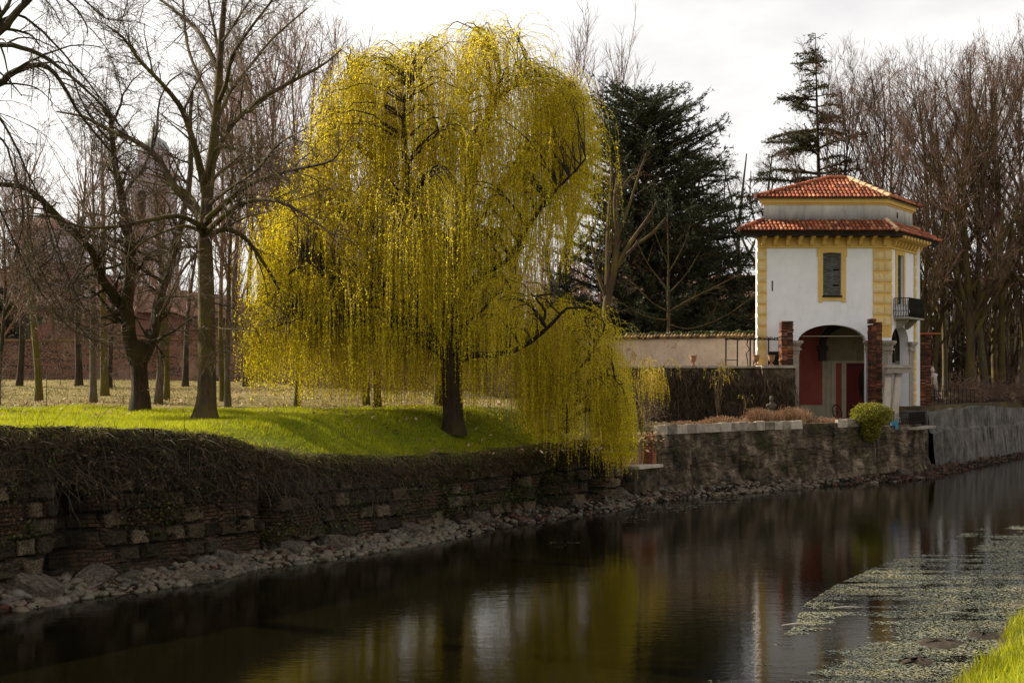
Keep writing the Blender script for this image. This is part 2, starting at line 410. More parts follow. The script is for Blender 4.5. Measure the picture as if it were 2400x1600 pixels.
M_WHITE = m_plaster('white_plaster', [(.76, .76, .83), (.86, .86, .92)], (.52, .49, .50), .3)
M_YELLOW = m_plaster('ochre_plaster', [(.60, .37, .10), (.72, .50, .18)], (.42, .28, .10), .3)
M_QUOIN = m_plaster('pale_ochre_quoin', [(.62, .42, .14), (.74, .60, .36)], (.38, .25, .09), .35, sc_=2.4)
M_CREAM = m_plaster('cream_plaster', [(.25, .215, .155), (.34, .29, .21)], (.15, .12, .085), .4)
M_REDP = m_plaster('red_painted_plaster', [(.17, .034, .026), (.23, .052, .037)], (.09, .025, .02), .35)
M_REDD = m_plaster('dark_red_door_paint', [(.06, .007, .007), (.095, .012, .011)], (.06, .01, .01), .2)
M_STONE = m_plaster('grey_stone', [(.23, .20, .17), (.38, .34, .29)], (.08, .07, .055), .5)
M_STONEL = m_plaster('pale_stone', [(.40, .35, .30), (.56, .49, .42)], (.13, .11, .09), .45, sc_=2)
M_PEACH = m_plaster('peach_render', [(.44, .34, .25), (.58, .46, .35)], (.32, .15, .09), .35)
n = NT('pitted_peach_render'); c = n.ramp(n.noise(1.4, 7, .65), [(.3, (.42, .32, .235)), (.7, (.58, .46, .35))])
s_ = n.sep(n.vec); bt = n.n('ShaderNodeTexBrick'); n.l(n.comb(n.math('ADD', s_[0], n.math('MULTIPLY', s_[1], -.4)), s_[2], 0.0), bt.inputs[0]); bt.inputs['Scale'].default_value = 1.0
bt.inputs['Brick Width'].default_value = .27; bt.inputs['Row Height'].default_value = .085; bt.inputs['Mortar Size'].default_value = .014
bt.inputs['Color1'].default_value = (.34, .12, .06, 1); bt.inputs['Color2'].default_value = (.26, .10, .055, 1); bt.inputs['Mortar'].default_value = (.36, .27, .19, 1)
c = n.mix(n.ramp(n.noise(.75, 6, .75), [(.57, 0.0), (.62, .9)]), c, bt.outputs[0])
c = n.mix(n.ramp(n.voro(5.0), [(.06, .75), (.16, 0.0)]), c, (.10, .065, .045))
c = n.mix(n.ramp(n.noise(1.6, 6, .7, n.mapv((1, 1, .2))), [(.55, 0.0), (.8, .6)]), c, (.16, .12, .09)); n.col(c, .9, .2); n.bump(n.noise(12, 6, .7), .5, .02); M_PEACH = n.m
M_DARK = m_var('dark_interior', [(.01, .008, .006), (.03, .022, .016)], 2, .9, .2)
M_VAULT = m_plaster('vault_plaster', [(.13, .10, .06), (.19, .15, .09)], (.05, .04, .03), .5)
M_WOODD = m_var('dark_eave_wood', [(.008, .006, .005), (.035, .022, .015)], 3, .85, .4, stretch=(1, 1, 1))
M_SHUT = m_var('weathered_shutter_paint', [(.03, .032, .03), (.09, .095, .085), (.18, .185, .165)], 5, .75, .3, .01, stretch=(1, 1, 6))
M_IRON = m_var('black_iron', [(.008, .007, .007), (.02, .016, .014)], 6, .75, .2, .01, spec=.15)
M_GLASS = m_var('dark_pane', [(.02, .025, .03), (.05, .06, .07)], 2, .12, 0, spec=.6)
M_TERRA = m_var('terracotta', [(.20, .10, .055), (.40, .22, .13)], 7, .85, .4, .01)
n = NT('roof_tile'); r_ = n.attr('rnd')
c = n.ramp(r_, [(0, (.13, .034, .017)), (.35, (.28, .068, .027)), (.75, (.42, .12, .048)), (1, (.56, .27, .15))])
c = n.mix(n.ramp(n.noise(1.6, 6, .75), [(.42, 0.0), (.66, .8)]), c, (.12, .05, .03))
n.col(c, .8, .25); n.bump(n.noise(18, 5), .3, .01); M_TILE = n.m
M_TILEL = m_var('pale_ridge_tile', [(.50, .30, .16), (.78, .60, .38)], 5, .8, .3, .01)
M_TILEF = m_var('far_brown_roof', [(.12, .065, .05), (.25, .13, .10)], 1.1, .9, .6, .05, 14, use_rnd=.4)
M_TILEM = m_var('mossy_coping_tile', [(.05, .035, .015), (.17, .10, .045), (.26, .17, .07)], 4, .9, .6, .04, use_rnd=.4)
M_COPE = m_var('worn_coping_stone', [(.12, .10, .075), (.32, .27, .22), (.50, .44, .37)], 3.5, .9, .6, .02, 10, use_rnd=.35)
M_BLUE = m_var('blue_paint', [(.03, .16, .30), (.06, .32, .52)], 6, .6, .2, .01)
M_FARST = m_plaster('haze_tinted_stone', [(.50, .45, .50), (.60, .54, .60)], (.2, .16, .17), .2, sc_=.3)  # distance haze put into these far stone, render and dome colours
M_FARPK = m_plaster('haze_tinted_render', [(.55, .46, .48), (.64, .54, .56)], (.26, .17, .16), .2, sc_=.3)
M_COPPER = m_var('green_copper', [(.30, .33, .34), (.40, .43, .43)], 2, .7, .2)

n = NT('river_cobble'); oi = n.n('ShaderNodeObjectInfo')
r_ = n.math('ADD', n.math('MULTIPLY', n.attr('rnd'), .5), n.math('MULTIPLY', oi.outputs['Random'], .5))
c = n.ramp(r_, [(.1, (.035, .028, .02)), (.4, (.085, .074, .056)), (.6, (.13, .10, .06)), (.8, (.16, .142, .115)), (.95, (.09, .05, .034))])
c = n.mix(n.math('MULTIPLY', n.noise(14, 4), .5), c, (.06, .05, .04)); n.col(c, .6, .4); n.bump(n.noise(30, 4), .2, .005); M_COB = n.m
M_RUB = m_var('wet_rubble', [(.010, .007, .0045), (.035, .024, .015), (.11, .08, .055)], 6, .8, 1.0, .05, use_rnd=.45)
M_RUBR = m_var('brick_rubble', [(.02, .009, .006), (.10, .035, .022), (.17, .07, .045)], 8, .85, .8, .03, use_rnd=.4)

# ================================================================== far ground
us = np.unique(np.concatenate([np.linspace(0, u_px(-60), 60), np.arange(u_px(-60), u_px(2600), .22), np.linspace(u_px(2600), WL[-1], 60)]))
vs_ = np.concatenate([[-.12], np.arange(0, 6, .22), np.arange(6, 20, .5), np.arange(20, 60, 1.5), [65, 75, 90, 120, 200, 400, 900]])
UU, VV = np.meshgrid(us, vs_, indexing='ij'); W2 = Wat(UU)
VE = np.where(UU > UC-.4, np.maximum(VV, .32+VV*.01), VV)
X = W2[..., 0]+ND[0]*VE; Y = W2[..., 1]+ND[1]*VE
Z = ground(X, Y, UU, VE)
edge = (VV < .6)*(1-VV/.6)
Z = Z-np.where(VV < 0, .35, 0)+(fbm(UU*1.3, VV, 4)-.5)*.25*np.clip(edge, 0, 1)*(UU < UC)
Z = np.where((UU > UC) & (VV < .3), Z-.25, Z)
V = np.stack([X, Y, Z], -1).reshape(-1, 3); nu, nv = len(us), len(vs_)
i = np.arange(nu-1)[:, None]*nv+np.arange(nv-1)[None]
Q = np.stack([i, i+nv, i+nv+1, i+1], -1).reshape(-1, 4)
aux = np.clip(sstep(.1, 1.3, VV+(fbm(UU*2, VV*2, 8)-.5)*1.2), 0, 1)
aux = np.where(UU > UC+.3, .1+.25*sstep(.45, .6, fbm(UU*.9, VV*.9, 88)), aux).ravel()
g = Geo(); g.add(V, Q, .5, aux)
tag(g.build('ground', M_TURF, smooth=True), kind='structure')

# ================================================================== water, bed, near bank
n = NT('canal_water'); n.b.inputs['Base Color'].default_value = (.0035, .003, .001, 1); n.b.inputs['Roughness'].default_value = .015
n.b.inputs['IOR'].default_value = 1.33; n.b.inputs['Specular IOR Level'].default_value = .5
r1 = n.noise(2.2, 4, .6, n.mapv((1.0, 2.0, 1))); r2 = n.noise(.5, 3, .5, n.mapv((1.0, 1.6, 1)))
r3 = n.noise(9, 3, .6, n.mapv((1.0, 1.8, 1)))
hh = n.math('ADD', n.math('ADD', r1, n.math('MULTIPLY', r2, 1.2)), n.math('MULTIPLY', r3, .45))
n.bump(hh, .13, .022)
g = Geo(); g.add([(-600, -300, 0), (700, -300, 0), (700, 900, 0), (-600, 900, 0)], np.array([[0, 1, 2, 3]]))
tag(g.build('water', n.m), kind='structure')

NBD = nrm(np.array([.50, .866])); NBN = np.array([NBD[1], -NBD[0]])   # near shore direction, inland normal
NB0 = np.array([6.75, 18.3])
us = np.arange(-60, 120, .3); vs_ = np.concatenate([np.arange(-1.2, 5, .2), np.arange(5, 12, .8), [20, 40, 90, 300]])
UU, VV = np.meshgrid(us, vs_, indexing='ij')
sh = (fbm(UU*.25, UU*0, 3)-.47)*1.4
X = NB0[0]+NBD[0]*UU+NBN[0]*(VV+sh); Y = NB0[1]+NBD[1]*UU+NBN[1]*(VV+sh)
Z = np.interp(VV, [-1.2, 0, .5, 2.2, 4.5, 8, 300], [-.35, .0, .22, 1.1, 2.3, 2.7, 3.2])+(fbm(X*1.2, Y*1.2, 6)-.47)*.22*sstep(-.6, .6, VV)
V = np.stack([X, Y, Z], -1).reshape(-1, 3); nu, nv = len(us), len(vs_)
i = np.arange(nu-1)[:, None]*nv+np.arange(nv-1)[None]
Q = np.stack([i, i+1, i+nv+1, i+nv], -1).reshape(-1, 4)
g = Geo(); g.add(V, Q, .5, np.clip(sstep(-.2, .9, VV), 0, 1).ravel()); tag(g.build('near_bank', M_TURF, smooth=True), kind='structure')
rng = np.random.default_rng(5)
K = 42000
uu = rng.uniform(-8, 26, K); vv = rng.uniform(0.1, 4.8, K)**1.0
shk = (fbm(uu*.25, uu*0, 3)-.47)*1.4
X = NB0[0]+NBD[0]*uu+NBN[0]*(vv+shk); Y = NB0[1]+NBD[1]*uu+NBN[1]*(vv+shk)
Z = np.interp(vv, [-1.2, 0, .5, 2.2, 4.5, 8, 300], [-.35, .0, .22, 1.1, 2.3, 2.7, 3.2])+(fbm(X*1.2, Y*1.2, 6)-.47)*.22*sstep(-.6, .6, vv)
hh = rng.uniform(.10, .30, K)*(.6+.8*fbm(X*1.5, Y*1.5, 7))
up = np.stack([rng.normal(0, .35, K), rng.normal(0, .35, K), np.ones(K)], -1)*hh[:, None]
a = rng.uniform(0, np.pi, K); w = np.stack([np.cos(a), np.sin(a), a*0], -1)*rng.uniform(.006, .013, K)[:, None]
g = Geo(); V, T = blades(np.stack([X, Y, Z-.01], -1), up, w); g.add(V, T, np.repeat(rng.uniform(0, 1, K), 3))
tag(g.build('bank_grass', M_GRASS), 'bright yellow green grass on the near bank at bottom right', 'grass', kind='stuff')

# ================================================================== lawn grass, leaf litter
rng = np.random.default_rng(6)
K = 300000
u0, u1 = u_px(-40), u_px(1490)
uu = rng.uniform(u0, u1, K); vv = rng.uniform(0, 1, K)**1.25*17
w2 = Wat(uu); X = w2[:, 0]+ND[0]*vv; Y = w2[:, 1]+ND[1]*vv
px = 1200+X/Y*F
lim = 42.5+(fbm(X*.3, Y*.3, 3)-.47)*8
keep = (px > -60) & (px < 1560) & (Y < lim) & (rng.uniform(0, 1, K) < sstep(-.2, .9, vv+(fbm(X*1.5, Y*1.5, 12)-.45)*1.5)*.9+.1)
X, Y, uu, vv = X[keep], Y[keep], uu[keep], vv[keep]; K = len(X)
Z = ground(X, Y, uu, vv)
clump = fbm(X*.9, Y*.9, 11)
hh = rng.uniform(.04, .13, K)*(.35+1.4*clump)
up = np.stack([rng.normal(0, .3, K), rng.normal(0, .3, K), np.ones(K)], -1)*hh[:, None]
a = rng.uniform(0, np.pi, K); w = np.stack([np.cos(a), np.sin(a), a*0], -1)*rng.uniform(.007, .014, K)[:, None]
g = Geo(); V, T = blades(np.stack([X, Y, Z-.02], -1), up, w); g.add(V, T, np.repeat(np.clip(rng.uniform(0, 1, K)*.7+clump*.5-.1, 0, 1), 3))
tag(g.build('lawn_grass', M_GRASS), 'bright green lawn grass on the far bank', 'grass', kind='stuff')
K = 60000   # bleached turf and seedlings behind
X = rng.uniform(-45, 14, K); Y = rng.uniform(38, 78, K); px = 1200+X/Y*F
keep = (px > -60) & (px < 1540) & (fbm(X*.25, Y*.25, 21) > .38)
X, Y = X[keep], Y[keep]; K = len(X); Z = ground(X, Y)
up = np.stack([rng.normal(0, .4, K), rng.normal(0, .4, K), np.ones(K)], -1)*rng.uniform(.04, .11, K)[:, None]
a = rng.uniform(0, np.pi, K); w = np.stack([np.cos(a), np.sin(a), a*0], -1)*rng.uniform(.012, .025, K)[:, None]
g = Geo(); V, T = blades(np.stack([X, Y, Z-.01], -1), up, w); g.add(V, T, np.repeat(rng.uniform(0, 1, K), 3))
tag(g.build('park_turf', M_GRASSD), 'thin bleached turf under the rows of park trees', 'grass', kind='stuff')
K = 30000
X = rng.uniform(-45, 16, K); Y = rng.uniform(36, 77, K); px = 1200+X/Y*F
band = np.exp(-((Y-46-(fbm(X*.2, X*0, 2)-.5)*4)/2.2)**2)+np.exp(-((Y-64)/7)**2)*(X > -14)*1.0+.2
band = band+.5*np.exp(-((X+1.5)**2+(Y-36)**2)/40)
keep = (px > -60) & (px < 1560) & (rng.uniform(0, 1, K) < band*fbm(X, Y, 31)*1.6)
X, Y = X[keep], Y[keep]; K = len(X); Z = ground(X, Y)
a = rng.uniform(0, 6.28, K); L = rng.uniform(.035, .08, K)
A = np.stack([np.cos(a)*L, np.sin(a)*L, rng.uniform(-.5, .9, K)*L], -1); B = np.stack([-np.sin(a)*L*.7, np.cos(a)*L*.7, rng.uniform(-.5, .5, K)*L], -1)
g = Geo(); V, Q = diamonds(np.stack([X, Y, Z+.03+.05*(Y < 43)], -1), A, B); g.add(V, Q, np.repeat(rng.uniform(0, 1, K), 4))
tag(g.build('leaf_litter', M_DEADLEAF), 'dry fallen leaves scattered over the park ground', 'fallen leaves', kind='stuff')

# ================================================================== retaining wall (left), ashlar and brick
def wall_grid(name, u0, u1, ztop, zbot, du, dz, disp, mat, lean=0.0, top_in=.25, parent=None, smooth=False):
    us = np.arange(u0, u1+1e-6, du); nz = int(3.6/dz)
    t = np.linspace(0, 1, nz)
    UU, TT = np.meshgrid(us, t, indexing='ij')
    zt = ztop(UU); zb = zbot; ZZ = zb+(zt-zb)*TT
    w = Wat(UU); e = .05; tg = nrm(Wat(UU+e)-Wat(UU-e)); nr = np.stack([tg[..., 1], -tg[..., 0]], -1)
    d, rnd, aux = disp(UU, ZZ, zt)
    d = d+lean*(1-TT)
    X = w[..., 0]+nr[..., 0]*d; Y = w[..., 1]+nr[..., 1]*d
    V = np.stack([X, Y, ZZ], -1)
    cap = V[:, -1:].copy(); cap[..., 0] -= nr[:, -1:, 0]*top_in; cap[..., 1] -= nr[:, -1:, 1]*top_in
    V = np.concatenate([V, cap], 1); nz += 1
    rnd = np.concatenate([rnd, rnd[:, -1:]], 1); aux = np.concatenate([aux, aux[:, -1:]], 1)
    i = np.arange(len(us)-1)[:, None]*nz+np.arange(nz-1)[None]
    Q = np.stack([i, i+nz, i+nz+1, i+1], -1).reshape(-1, 4)
    g = Geo(); g.add(V.reshape(-1, 3), Q, rnd.ravel(), aux.ravel())
    o = g.build(name, mat, parent, smooth); return o

GAPS = [(u_px(170), .55, .22, 2.2), (u_px(632), .22, .15, 1.8), (u_px(1052), .16, .3, 1.3), (u_px(1215), .3, .3, 1.6), (u_px(1290), .5, .6, 1.3), (u_px(1400), .5, .6, 1.4), (u_px(1470), .3, 0, 1.5)]
def disp_left(U, Zv, zt):
    zz = Zv+(fbm(U*.8, Zv, 40)-.5)*.12+(U-u_px(600))*.012
    course = np.floor(zz/.37); cz = zz/.37-course
    off = _h(course, course*0+3, 1.0)
    uw = U/ (.42+.45*_h(course, course*0+5, 2.0)) +off+.35*(vnoise(U*1.1, course*7.3, 9)-.5)
    bl = np.floor(uw); cu = uw-bl
    r = _h(bl, course, 3.0); r2 = _h(bl+9, course+4, 5.0)
    j = np.minimum(np.minimum(cz, 1-cz)*.37, np.minimum(cu, 1-cu)*.6)
    joint = 1-sstep(.005, .055, j+(fbm(U*5, Zv*5, 41)-.5)*.10)
    depth = zt-Zv
    k_ = sstep(u_px(520), u_px(700), U); upper = sstep(.40-.2*k_, .95-.3*k_, depth+(fbm(U*.7, Zv*.7, 42)-.5)*(1.3-.5*k_))      # 0 near the lip (earth), 1 lower (blocks)
    isbrick = (fbm(U*.45, Zv*1.2, 77) > .56) | (r < .12)
    bj = (np.minimum((zz/.085) % 1, 1-(zz/.085) % 1) < .16)
    rough = (fbm(U*6, Zv*6, 43)-.5)*.10+(fbm(U*17, Zv*17, 44)-.5)*.05
    d = (r2-.5)*.18-joint*.14+rough*1.3
    d = np.where(isbrick, -.10-bj*.03+rough*.6, d)
    d = d*upper+(1-upper)*(.04+(fbm(U*1.6, Zv*2, 45)-.5)*.4)
    aux = np.where(isbrick, .45, 0.0); aux = aux*upper+(1-upper)*1.0
    aux = np.maximum(aux, joint*.9*upper)
    for (uc, wd, sl, hh) in GAPS:
        q = np.exp(-(np.abs(U-uc-sl*(Zv-.8)-(fbm(Zv*2+uc, Zv*0, 46)-.5)*.5)/wd)**3)*sstep(hh+.5, hh-.3, Zv)
        d = d-q*.65; aux = np.maximum(aux, q)
    aux = np.maximum(aux, sstep(.60, .76, fbm(U*.55, Zv*1.1, 47))*.9)
    d = d+.25*(1-sstep(.0, .6, Zv))*(fbm(U*1.2, Zv*2, 48))
    return d, r, aux
tag(wall_grid('retaining_wall', u_px(-140), u_px(1478), lambda U: zedge(U)+.06+(fbm(U*1.3, U*0, 4)-.5)*.2, -.3, .045, .04, disp_left, M_CWALL, lean=.25),
    'crumbling dark stone and brick canal wall below the green lawn', 'wall')

# overhanging dead growth on the lip and upper wall
rng = np.random.default_rng(8)
def hang(name, K, ua, ub, mat, label, lmin, lmax, vmin, vmax, out0, out1, w0=.006, w1=.014, dark=0, curl=.5):
    uu = rng.uniform(ua, ub, K); dens = fbm(uu*1.1, uu*0, 51); keep = rng.uniform(0, 1, K) < np.clip(dens*1.7-.1, .25, 1); uu = uu[keep]; K = len(uu)
    w = Wat(uu); tg = nrm(Wat(uu+.05)-Wat(uu-.05)); nr = np.stack([tg[:, 1], -tg[:, 0]], -1)
    dd = rng.uniform(vmin, vmax, K)**1.0; zt = zedge(uu)
    S = np.stack([w[:, 0]+nr[:, 0]*rng.uniform(out0, out1, K), w[:, 1]+nr[:, 1]*rng.uniform(out0, out1, K), zt-dd], -1)
    D = np.stack([nr[:, 0]*curl+rng.normal(0, .4, K), nr[:, 1]*curl+rng.normal(0, .4, K), rng.normal(.1, .5, K)], -1)
    L = rng.uniform(lmin, lmax, K)
    Pn, R = grow(rng, S, D, L, 5, rng.uniform(w0, w1, K), np.full(K, .002)[:, None], -.35, .22)
    side = nrm(np.cross(np.diff(Pn, axis=1, append=Pn[:, -1:]+.01), np.array([.3, -1, .2])))
    A = Pn-side*R[..., None]; Bv = Pn+side*R[..., None]
    V = np.stack([A, Bv], 2).reshape(K, -1, 3); i = np.arange(4)*2
    q = np.stack([i, i+1, i+3, i+2], -1)[None]+(np.arange(K)*10)[:, None, None]
    g = Geo(); g.add(V.reshape(-1, 3), q.reshape(-1, 4), np.repeat(np.clip(rng.uniform(0, 1, K), 0, 1), 10))
    return tag(g.build(name, mat), label, 'dead growth', kind='stuff')
hang('dead_grass', 14000, u_px(-60), u_px(640), M_CREEP, 'dark dead grass and roots hanging over the left canal wall', .08, .32, .0, 1.0, -.1, .22, .004, .012, curl=.2)
hang('dead_grass', 26000, u_px(600), u_px(1480), M_CREEP, 'dark dead grass fringing the top of the middle canal wall', .08, .30, .0, .6, -.1, .2, .004, .011, curl=.2)
hang('dead_grass', 16000, u_px(-60), u_px(1480), M_GRASSD, 'short dry straw fringing the edge of the lawn', .06, .22, -.1, .16, -.25, .28, .004, .009)
hang('bramble_stems', 2600, u_px(-60), u_px(1000), M_CREEPL, 'thin pale bramble stems trailing down the dark wall', .3, 1.3, .05, 1.2, .05, .25, .003, .006, curl=.2)
def wall_leaves(K, ua, ub, dmin, dmax, zlo, mat, label, size, seed, thr=.45, name='wall_ivy'):
    rng = np.random.default_rng(seed)
    uu = rng.uniform(ua, ub, K); zt = zedge(uu); zz = zt-rng.uniform(dmin, dmax, K)
    keep = (zz > zlo) & (fbm(uu*1.0, zz*1.5, seed) > thr); uu, zz, zt = uu[keep], zz[keep], zt[keep]; K = len(uu)
    w = Wat(uu); tg = nrm(Wat(uu+.05)-Wat(uu-.05)); nr = np.stack([tg[:, 1], -tg[:, 0]], -1)
    o = rng.uniform(.12, .42, K)
    C = np.stack([w[:, 0]+nr[:, 0]*o, w[:, 1]+nr[:, 1]*o, zz], -1)
    A = nrm(rng.normal(size=(K, 3)))*rng.uniform(size*.5, size, K)[:, None]; B = nrm(np.cross(A, rng.normal(size=(K, 3))))*rng.uniform(size*.4, size*.8, K)[:, None]
    g = Geo(); V, Q = diamonds(C, A, B); g.add(V, Q, np.repeat(rng.uniform(0, 1, K), 4)); return tag(g.build(name, mat), label, 'ivy', kind='stuff')
wall_leaves(5000, u_px(-60), u_px(560), .1, 2.0, .9, M_CREEP, 'dead brown creeper leaves covering the upper left wall', .05, 60, .4)
wall_leaves(9000, u_px(-60), u_px(1480), .1, 2.2, .5, M_IVY, 'small dark green ivy leaves on the canal wall', .045, 61, .5)
# ================================================================== the pavilion
BA = np.array([11.2, 58.4, 0.0]); BR = np.array([17.19, 58.4, 0.0]); SDV = np.array([.581, .814, 0.0]); SDN = np.array([.814, -.581, 0.0])
T_ = 4.1; BF = BR+SDV*T_; BB = BA+SDV*T_; GZ = 2.36
FX = np.array([1.0, 0, 0]); FN = np.array([0, -1.0, 0])
def fz(py): return H-(py-YH)*.01947
def fs(px): return (px-1775)*.01947
def FR(s, z, o=0.0): return BA+FX*s+FN*o+np.array([0, 0, z])
def SD(t, z, o=0.0): return BR+SDV*t+SDN*o+np.array([0, 0, z])
def fbox(g, s0, s1, z0, z1, o0, o1, fr=FR, rnd=.5, aux=0., mi=0):
    v = [fr(s, z, o) for z in (z0, z1) for s, o in ((s0, o1), (s1, o1), (s1, o0), (s0, o0))]
    g.add(v, np.array([[3, 2, 1, 0], [4, 5, 6, 7], [0, 1, 5, 4], [1, 2, 6, 5], [2, 3, 7, 6], [3, 0, 4, 7]]), rnd, aux, mi); return g
def prism(g, prof, p0, ax, outv, w, rnd=.5):
    """profile (out,z) extruded by w along ax from p0"""
    k = len(prof); a = np.array([p0+outv*o+np.array([0, 0, z]) for o, z in prof]); b = a+ax*w
    q = np.array([[i, (i+1) % k, (i+1) % k+k, i+k] for i in range(k)])
    g.add(np.vstack([a, b]), [q, np.arange(k)[None, ::-1], (np.arange(k)+k)[None]], rnd); return g
def wall_holes(g, outer, holes, fr, th, o0=0.0):
    loops = [[Vector((s, z, 0)) for s, z in outer]]+[[Vector((s, z, 0)) for s, z in h] for h in holes]
    tri = tessellate_polygon(loops); pts = [p for l in loops for p in l]
    n = len(pts); V = [fr(p.x, p.y, o0) for p in pts]+[fr(p.x, p.y, o0-th) for p in pts]
    T = np.array(tri); qs = []; b = 0
    for l in loops:
        k = len(l)
        qs += [[b+i, b+(i+1) % k, b+(i+1) % k+n, b+i+n] for i in range(k)]; b += k
    g.add(V, [T, T[:, ::-1]+n, np.array(qs)]); return g
def arch_pts(s0, s1, zb, zs, zt, n=18):
    c = (s0+s1)/2; a = (s1-s0)/2
    return [(s0, zb), (s0, zs)]+[(c-a*math.cos(math.pi*i/n), zs+(zt-zs)*math.sin(math.pi*i/n)) for i in range(1, n)]+[(s1, zs), (s1, zb)]

pav = thing('garden_pavilion', (14.5, 58.4, GZ), 'white and ochre two storey pavilion with red tiled roofs above a wide open arch', 'pavilion')
A0, A1 = fs(1869), fs(2031); AS, AC = fz(803), fz(761)
W0, W1, WZ0, WZ1 = fs(1928), fs(1971), fz(694), fz(592)
g = Geo()
ar = arch_pts(A0, A1, GZ, AS, AC)
outer = [(0, GZ-.3), (A0, GZ-.3)]+ar+[(A1, GZ-.3), (6.0, GZ-.3), (6.0, 10.8), (0, 10.8)]
slit = [(fs(1808), fz(682)), (fs(1812), fz(682)), (fs(1812), fz(658)), (fs(1808), fz(658))]
win = [(W0, WZ0), (W1, WZ0), (W1, WZ1-.03)]+[(W1-(W1-W0)*i/6, WZ1-.03+.03*math.sin(math.pi*i/6)) for i in range(1, 6)]+[(W0, WZ1-.03)]
wall_holes(g, outer, [slit[::-1], win[::-1]], FR, .42)
sar = arch_pts(.35, 2.75, GZ, 5.9, 6.72)
sw0, sw1, sz0, sz1 = 1.12, 1.95, 7.7, 10.0
outer = [(0, GZ-.3), (.35, GZ-.3)]+sar+[(2.75, GZ-.3), (T_, GZ-.3), (T_, 10.8), (0, 10.8)]
def SD2(t, z, o=0.0): return SD(t, z, o)
g2 = Geo(); wall_holes(g2, [(.002 if s == 0 else s, z) for s, z in outer], [[(sw0, sz0), (sw0, sz1), (sw1, sz1), (sw1, sz0)]], SD, .42)
g.V += g2.V; g.rnd += g2.rnd; g.aux += g2.aux; g.Fc += [(f+g.n, m) for f, m in g2.Fc]; g.n += g2.n
# left and back walls
def LF(t, z, o=0.0): return BA+SDV*t-SDN*o+np.array([0, 0, z])
def BK(s, z, o=0.0): return BB+FX*s-FN*o+np.array([0, 0, z])
wall_holes(g, [(.43, GZ-.3), (T_, GZ-.3), (T_, 10.8), (.43, 10.8)], [], LF, .3, -.003); wall_holes(g, [(0, GZ-.3), (6.0, GZ-.3), (6, 10.8), (0, 10.8)], [], BK, .3, -.004)
g.build('wall', M_WHITE, pav)
# floors inside
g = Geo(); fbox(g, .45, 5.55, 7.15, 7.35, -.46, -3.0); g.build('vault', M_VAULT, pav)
g = Geo()
for sx in (3.3,):  # inner dark rib arch
    q = arch_pts(2.0, 5.6, 5.8, 5.86, 7.12); q2 = arch_pts(2.25, 5.35, 5.8, 5.86, 6.82)
    wall_holes(g, q+q2[::-1], [], lambda s, z, o=0.0: BA+FX*s+SDV*2.3+np.array([0, 0, z])+FN*o, .35)
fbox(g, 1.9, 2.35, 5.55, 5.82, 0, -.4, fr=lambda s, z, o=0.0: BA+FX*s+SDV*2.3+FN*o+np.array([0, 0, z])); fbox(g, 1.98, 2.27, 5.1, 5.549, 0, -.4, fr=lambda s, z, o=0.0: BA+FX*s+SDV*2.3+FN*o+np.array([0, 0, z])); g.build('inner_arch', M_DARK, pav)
def bx(px): return (px-1200)*.0207-BB[0]
g = Geo(); yb = -.34
def bkb(g, x0, x1, z0, z1, o0, o1):   # box on the inner face of the back wall (towards the viewer)
    fbox(g, x0, x1, z0, z1, o0, o1, fr=lambda s, z, o=0.0: BB+FX*s+FN*(.31+o)+np.array([0, 0, z]))
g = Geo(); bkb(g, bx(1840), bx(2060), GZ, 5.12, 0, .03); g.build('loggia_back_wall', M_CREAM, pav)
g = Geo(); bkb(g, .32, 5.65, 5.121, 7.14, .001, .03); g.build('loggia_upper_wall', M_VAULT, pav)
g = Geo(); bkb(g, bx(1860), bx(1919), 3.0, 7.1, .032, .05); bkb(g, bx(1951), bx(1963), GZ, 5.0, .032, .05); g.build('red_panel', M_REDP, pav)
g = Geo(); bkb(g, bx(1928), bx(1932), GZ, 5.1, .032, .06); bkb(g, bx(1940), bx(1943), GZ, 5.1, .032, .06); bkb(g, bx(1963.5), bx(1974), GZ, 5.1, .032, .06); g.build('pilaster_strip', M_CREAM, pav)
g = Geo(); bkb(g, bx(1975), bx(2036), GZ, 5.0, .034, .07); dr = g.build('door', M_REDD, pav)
g = Geo(); bkb(g, bx(2034), bx(2034)+.02, 0, .0, 0, 0) if False else None
q = [(bx(2014)+.23*math.cos(a), 4.0+.78*math.sin(a)) for a in np.linspace(0, 2*np.pi, 24, endpoint=False)]
g = Geo(); wall_holes(g, q, [], lambda s, z, o=0.0: BB+FX*s+FN*(.42+o)+np.array([0, 0, z]), .03); ni = g.build('carved_oval', M_DARK, pav)
g = Geo(); g.lathe(BB+FX*bx(2014)+FN*.47+np.array([0, 0, 3.42]), [(0.0, 0), (.07, .1), (.10, .35), (.13, .6), (.07, .85), (.08, 1.0), (.0, 1.15)], 10); g.build('figure', M_BARKD, ni)
g = Geo(); g.tube([FR(A0+.1, 6.2, -.15), FR(A1-.1, 6.2, -.15)], .018, 6); g.build('tie_rod', M_STONE, pav)
g = Geo(); g.add([FR(.3, GZ+.02, -.3), FR(5.7, GZ+.02, -.3), FR(7.6, GZ+.02, -3.2), FR(2.2, GZ+.02, -3.2)], np.array([[0, 1, 2, 3]])); g.build('loggia_floor', M_STONE, pav)

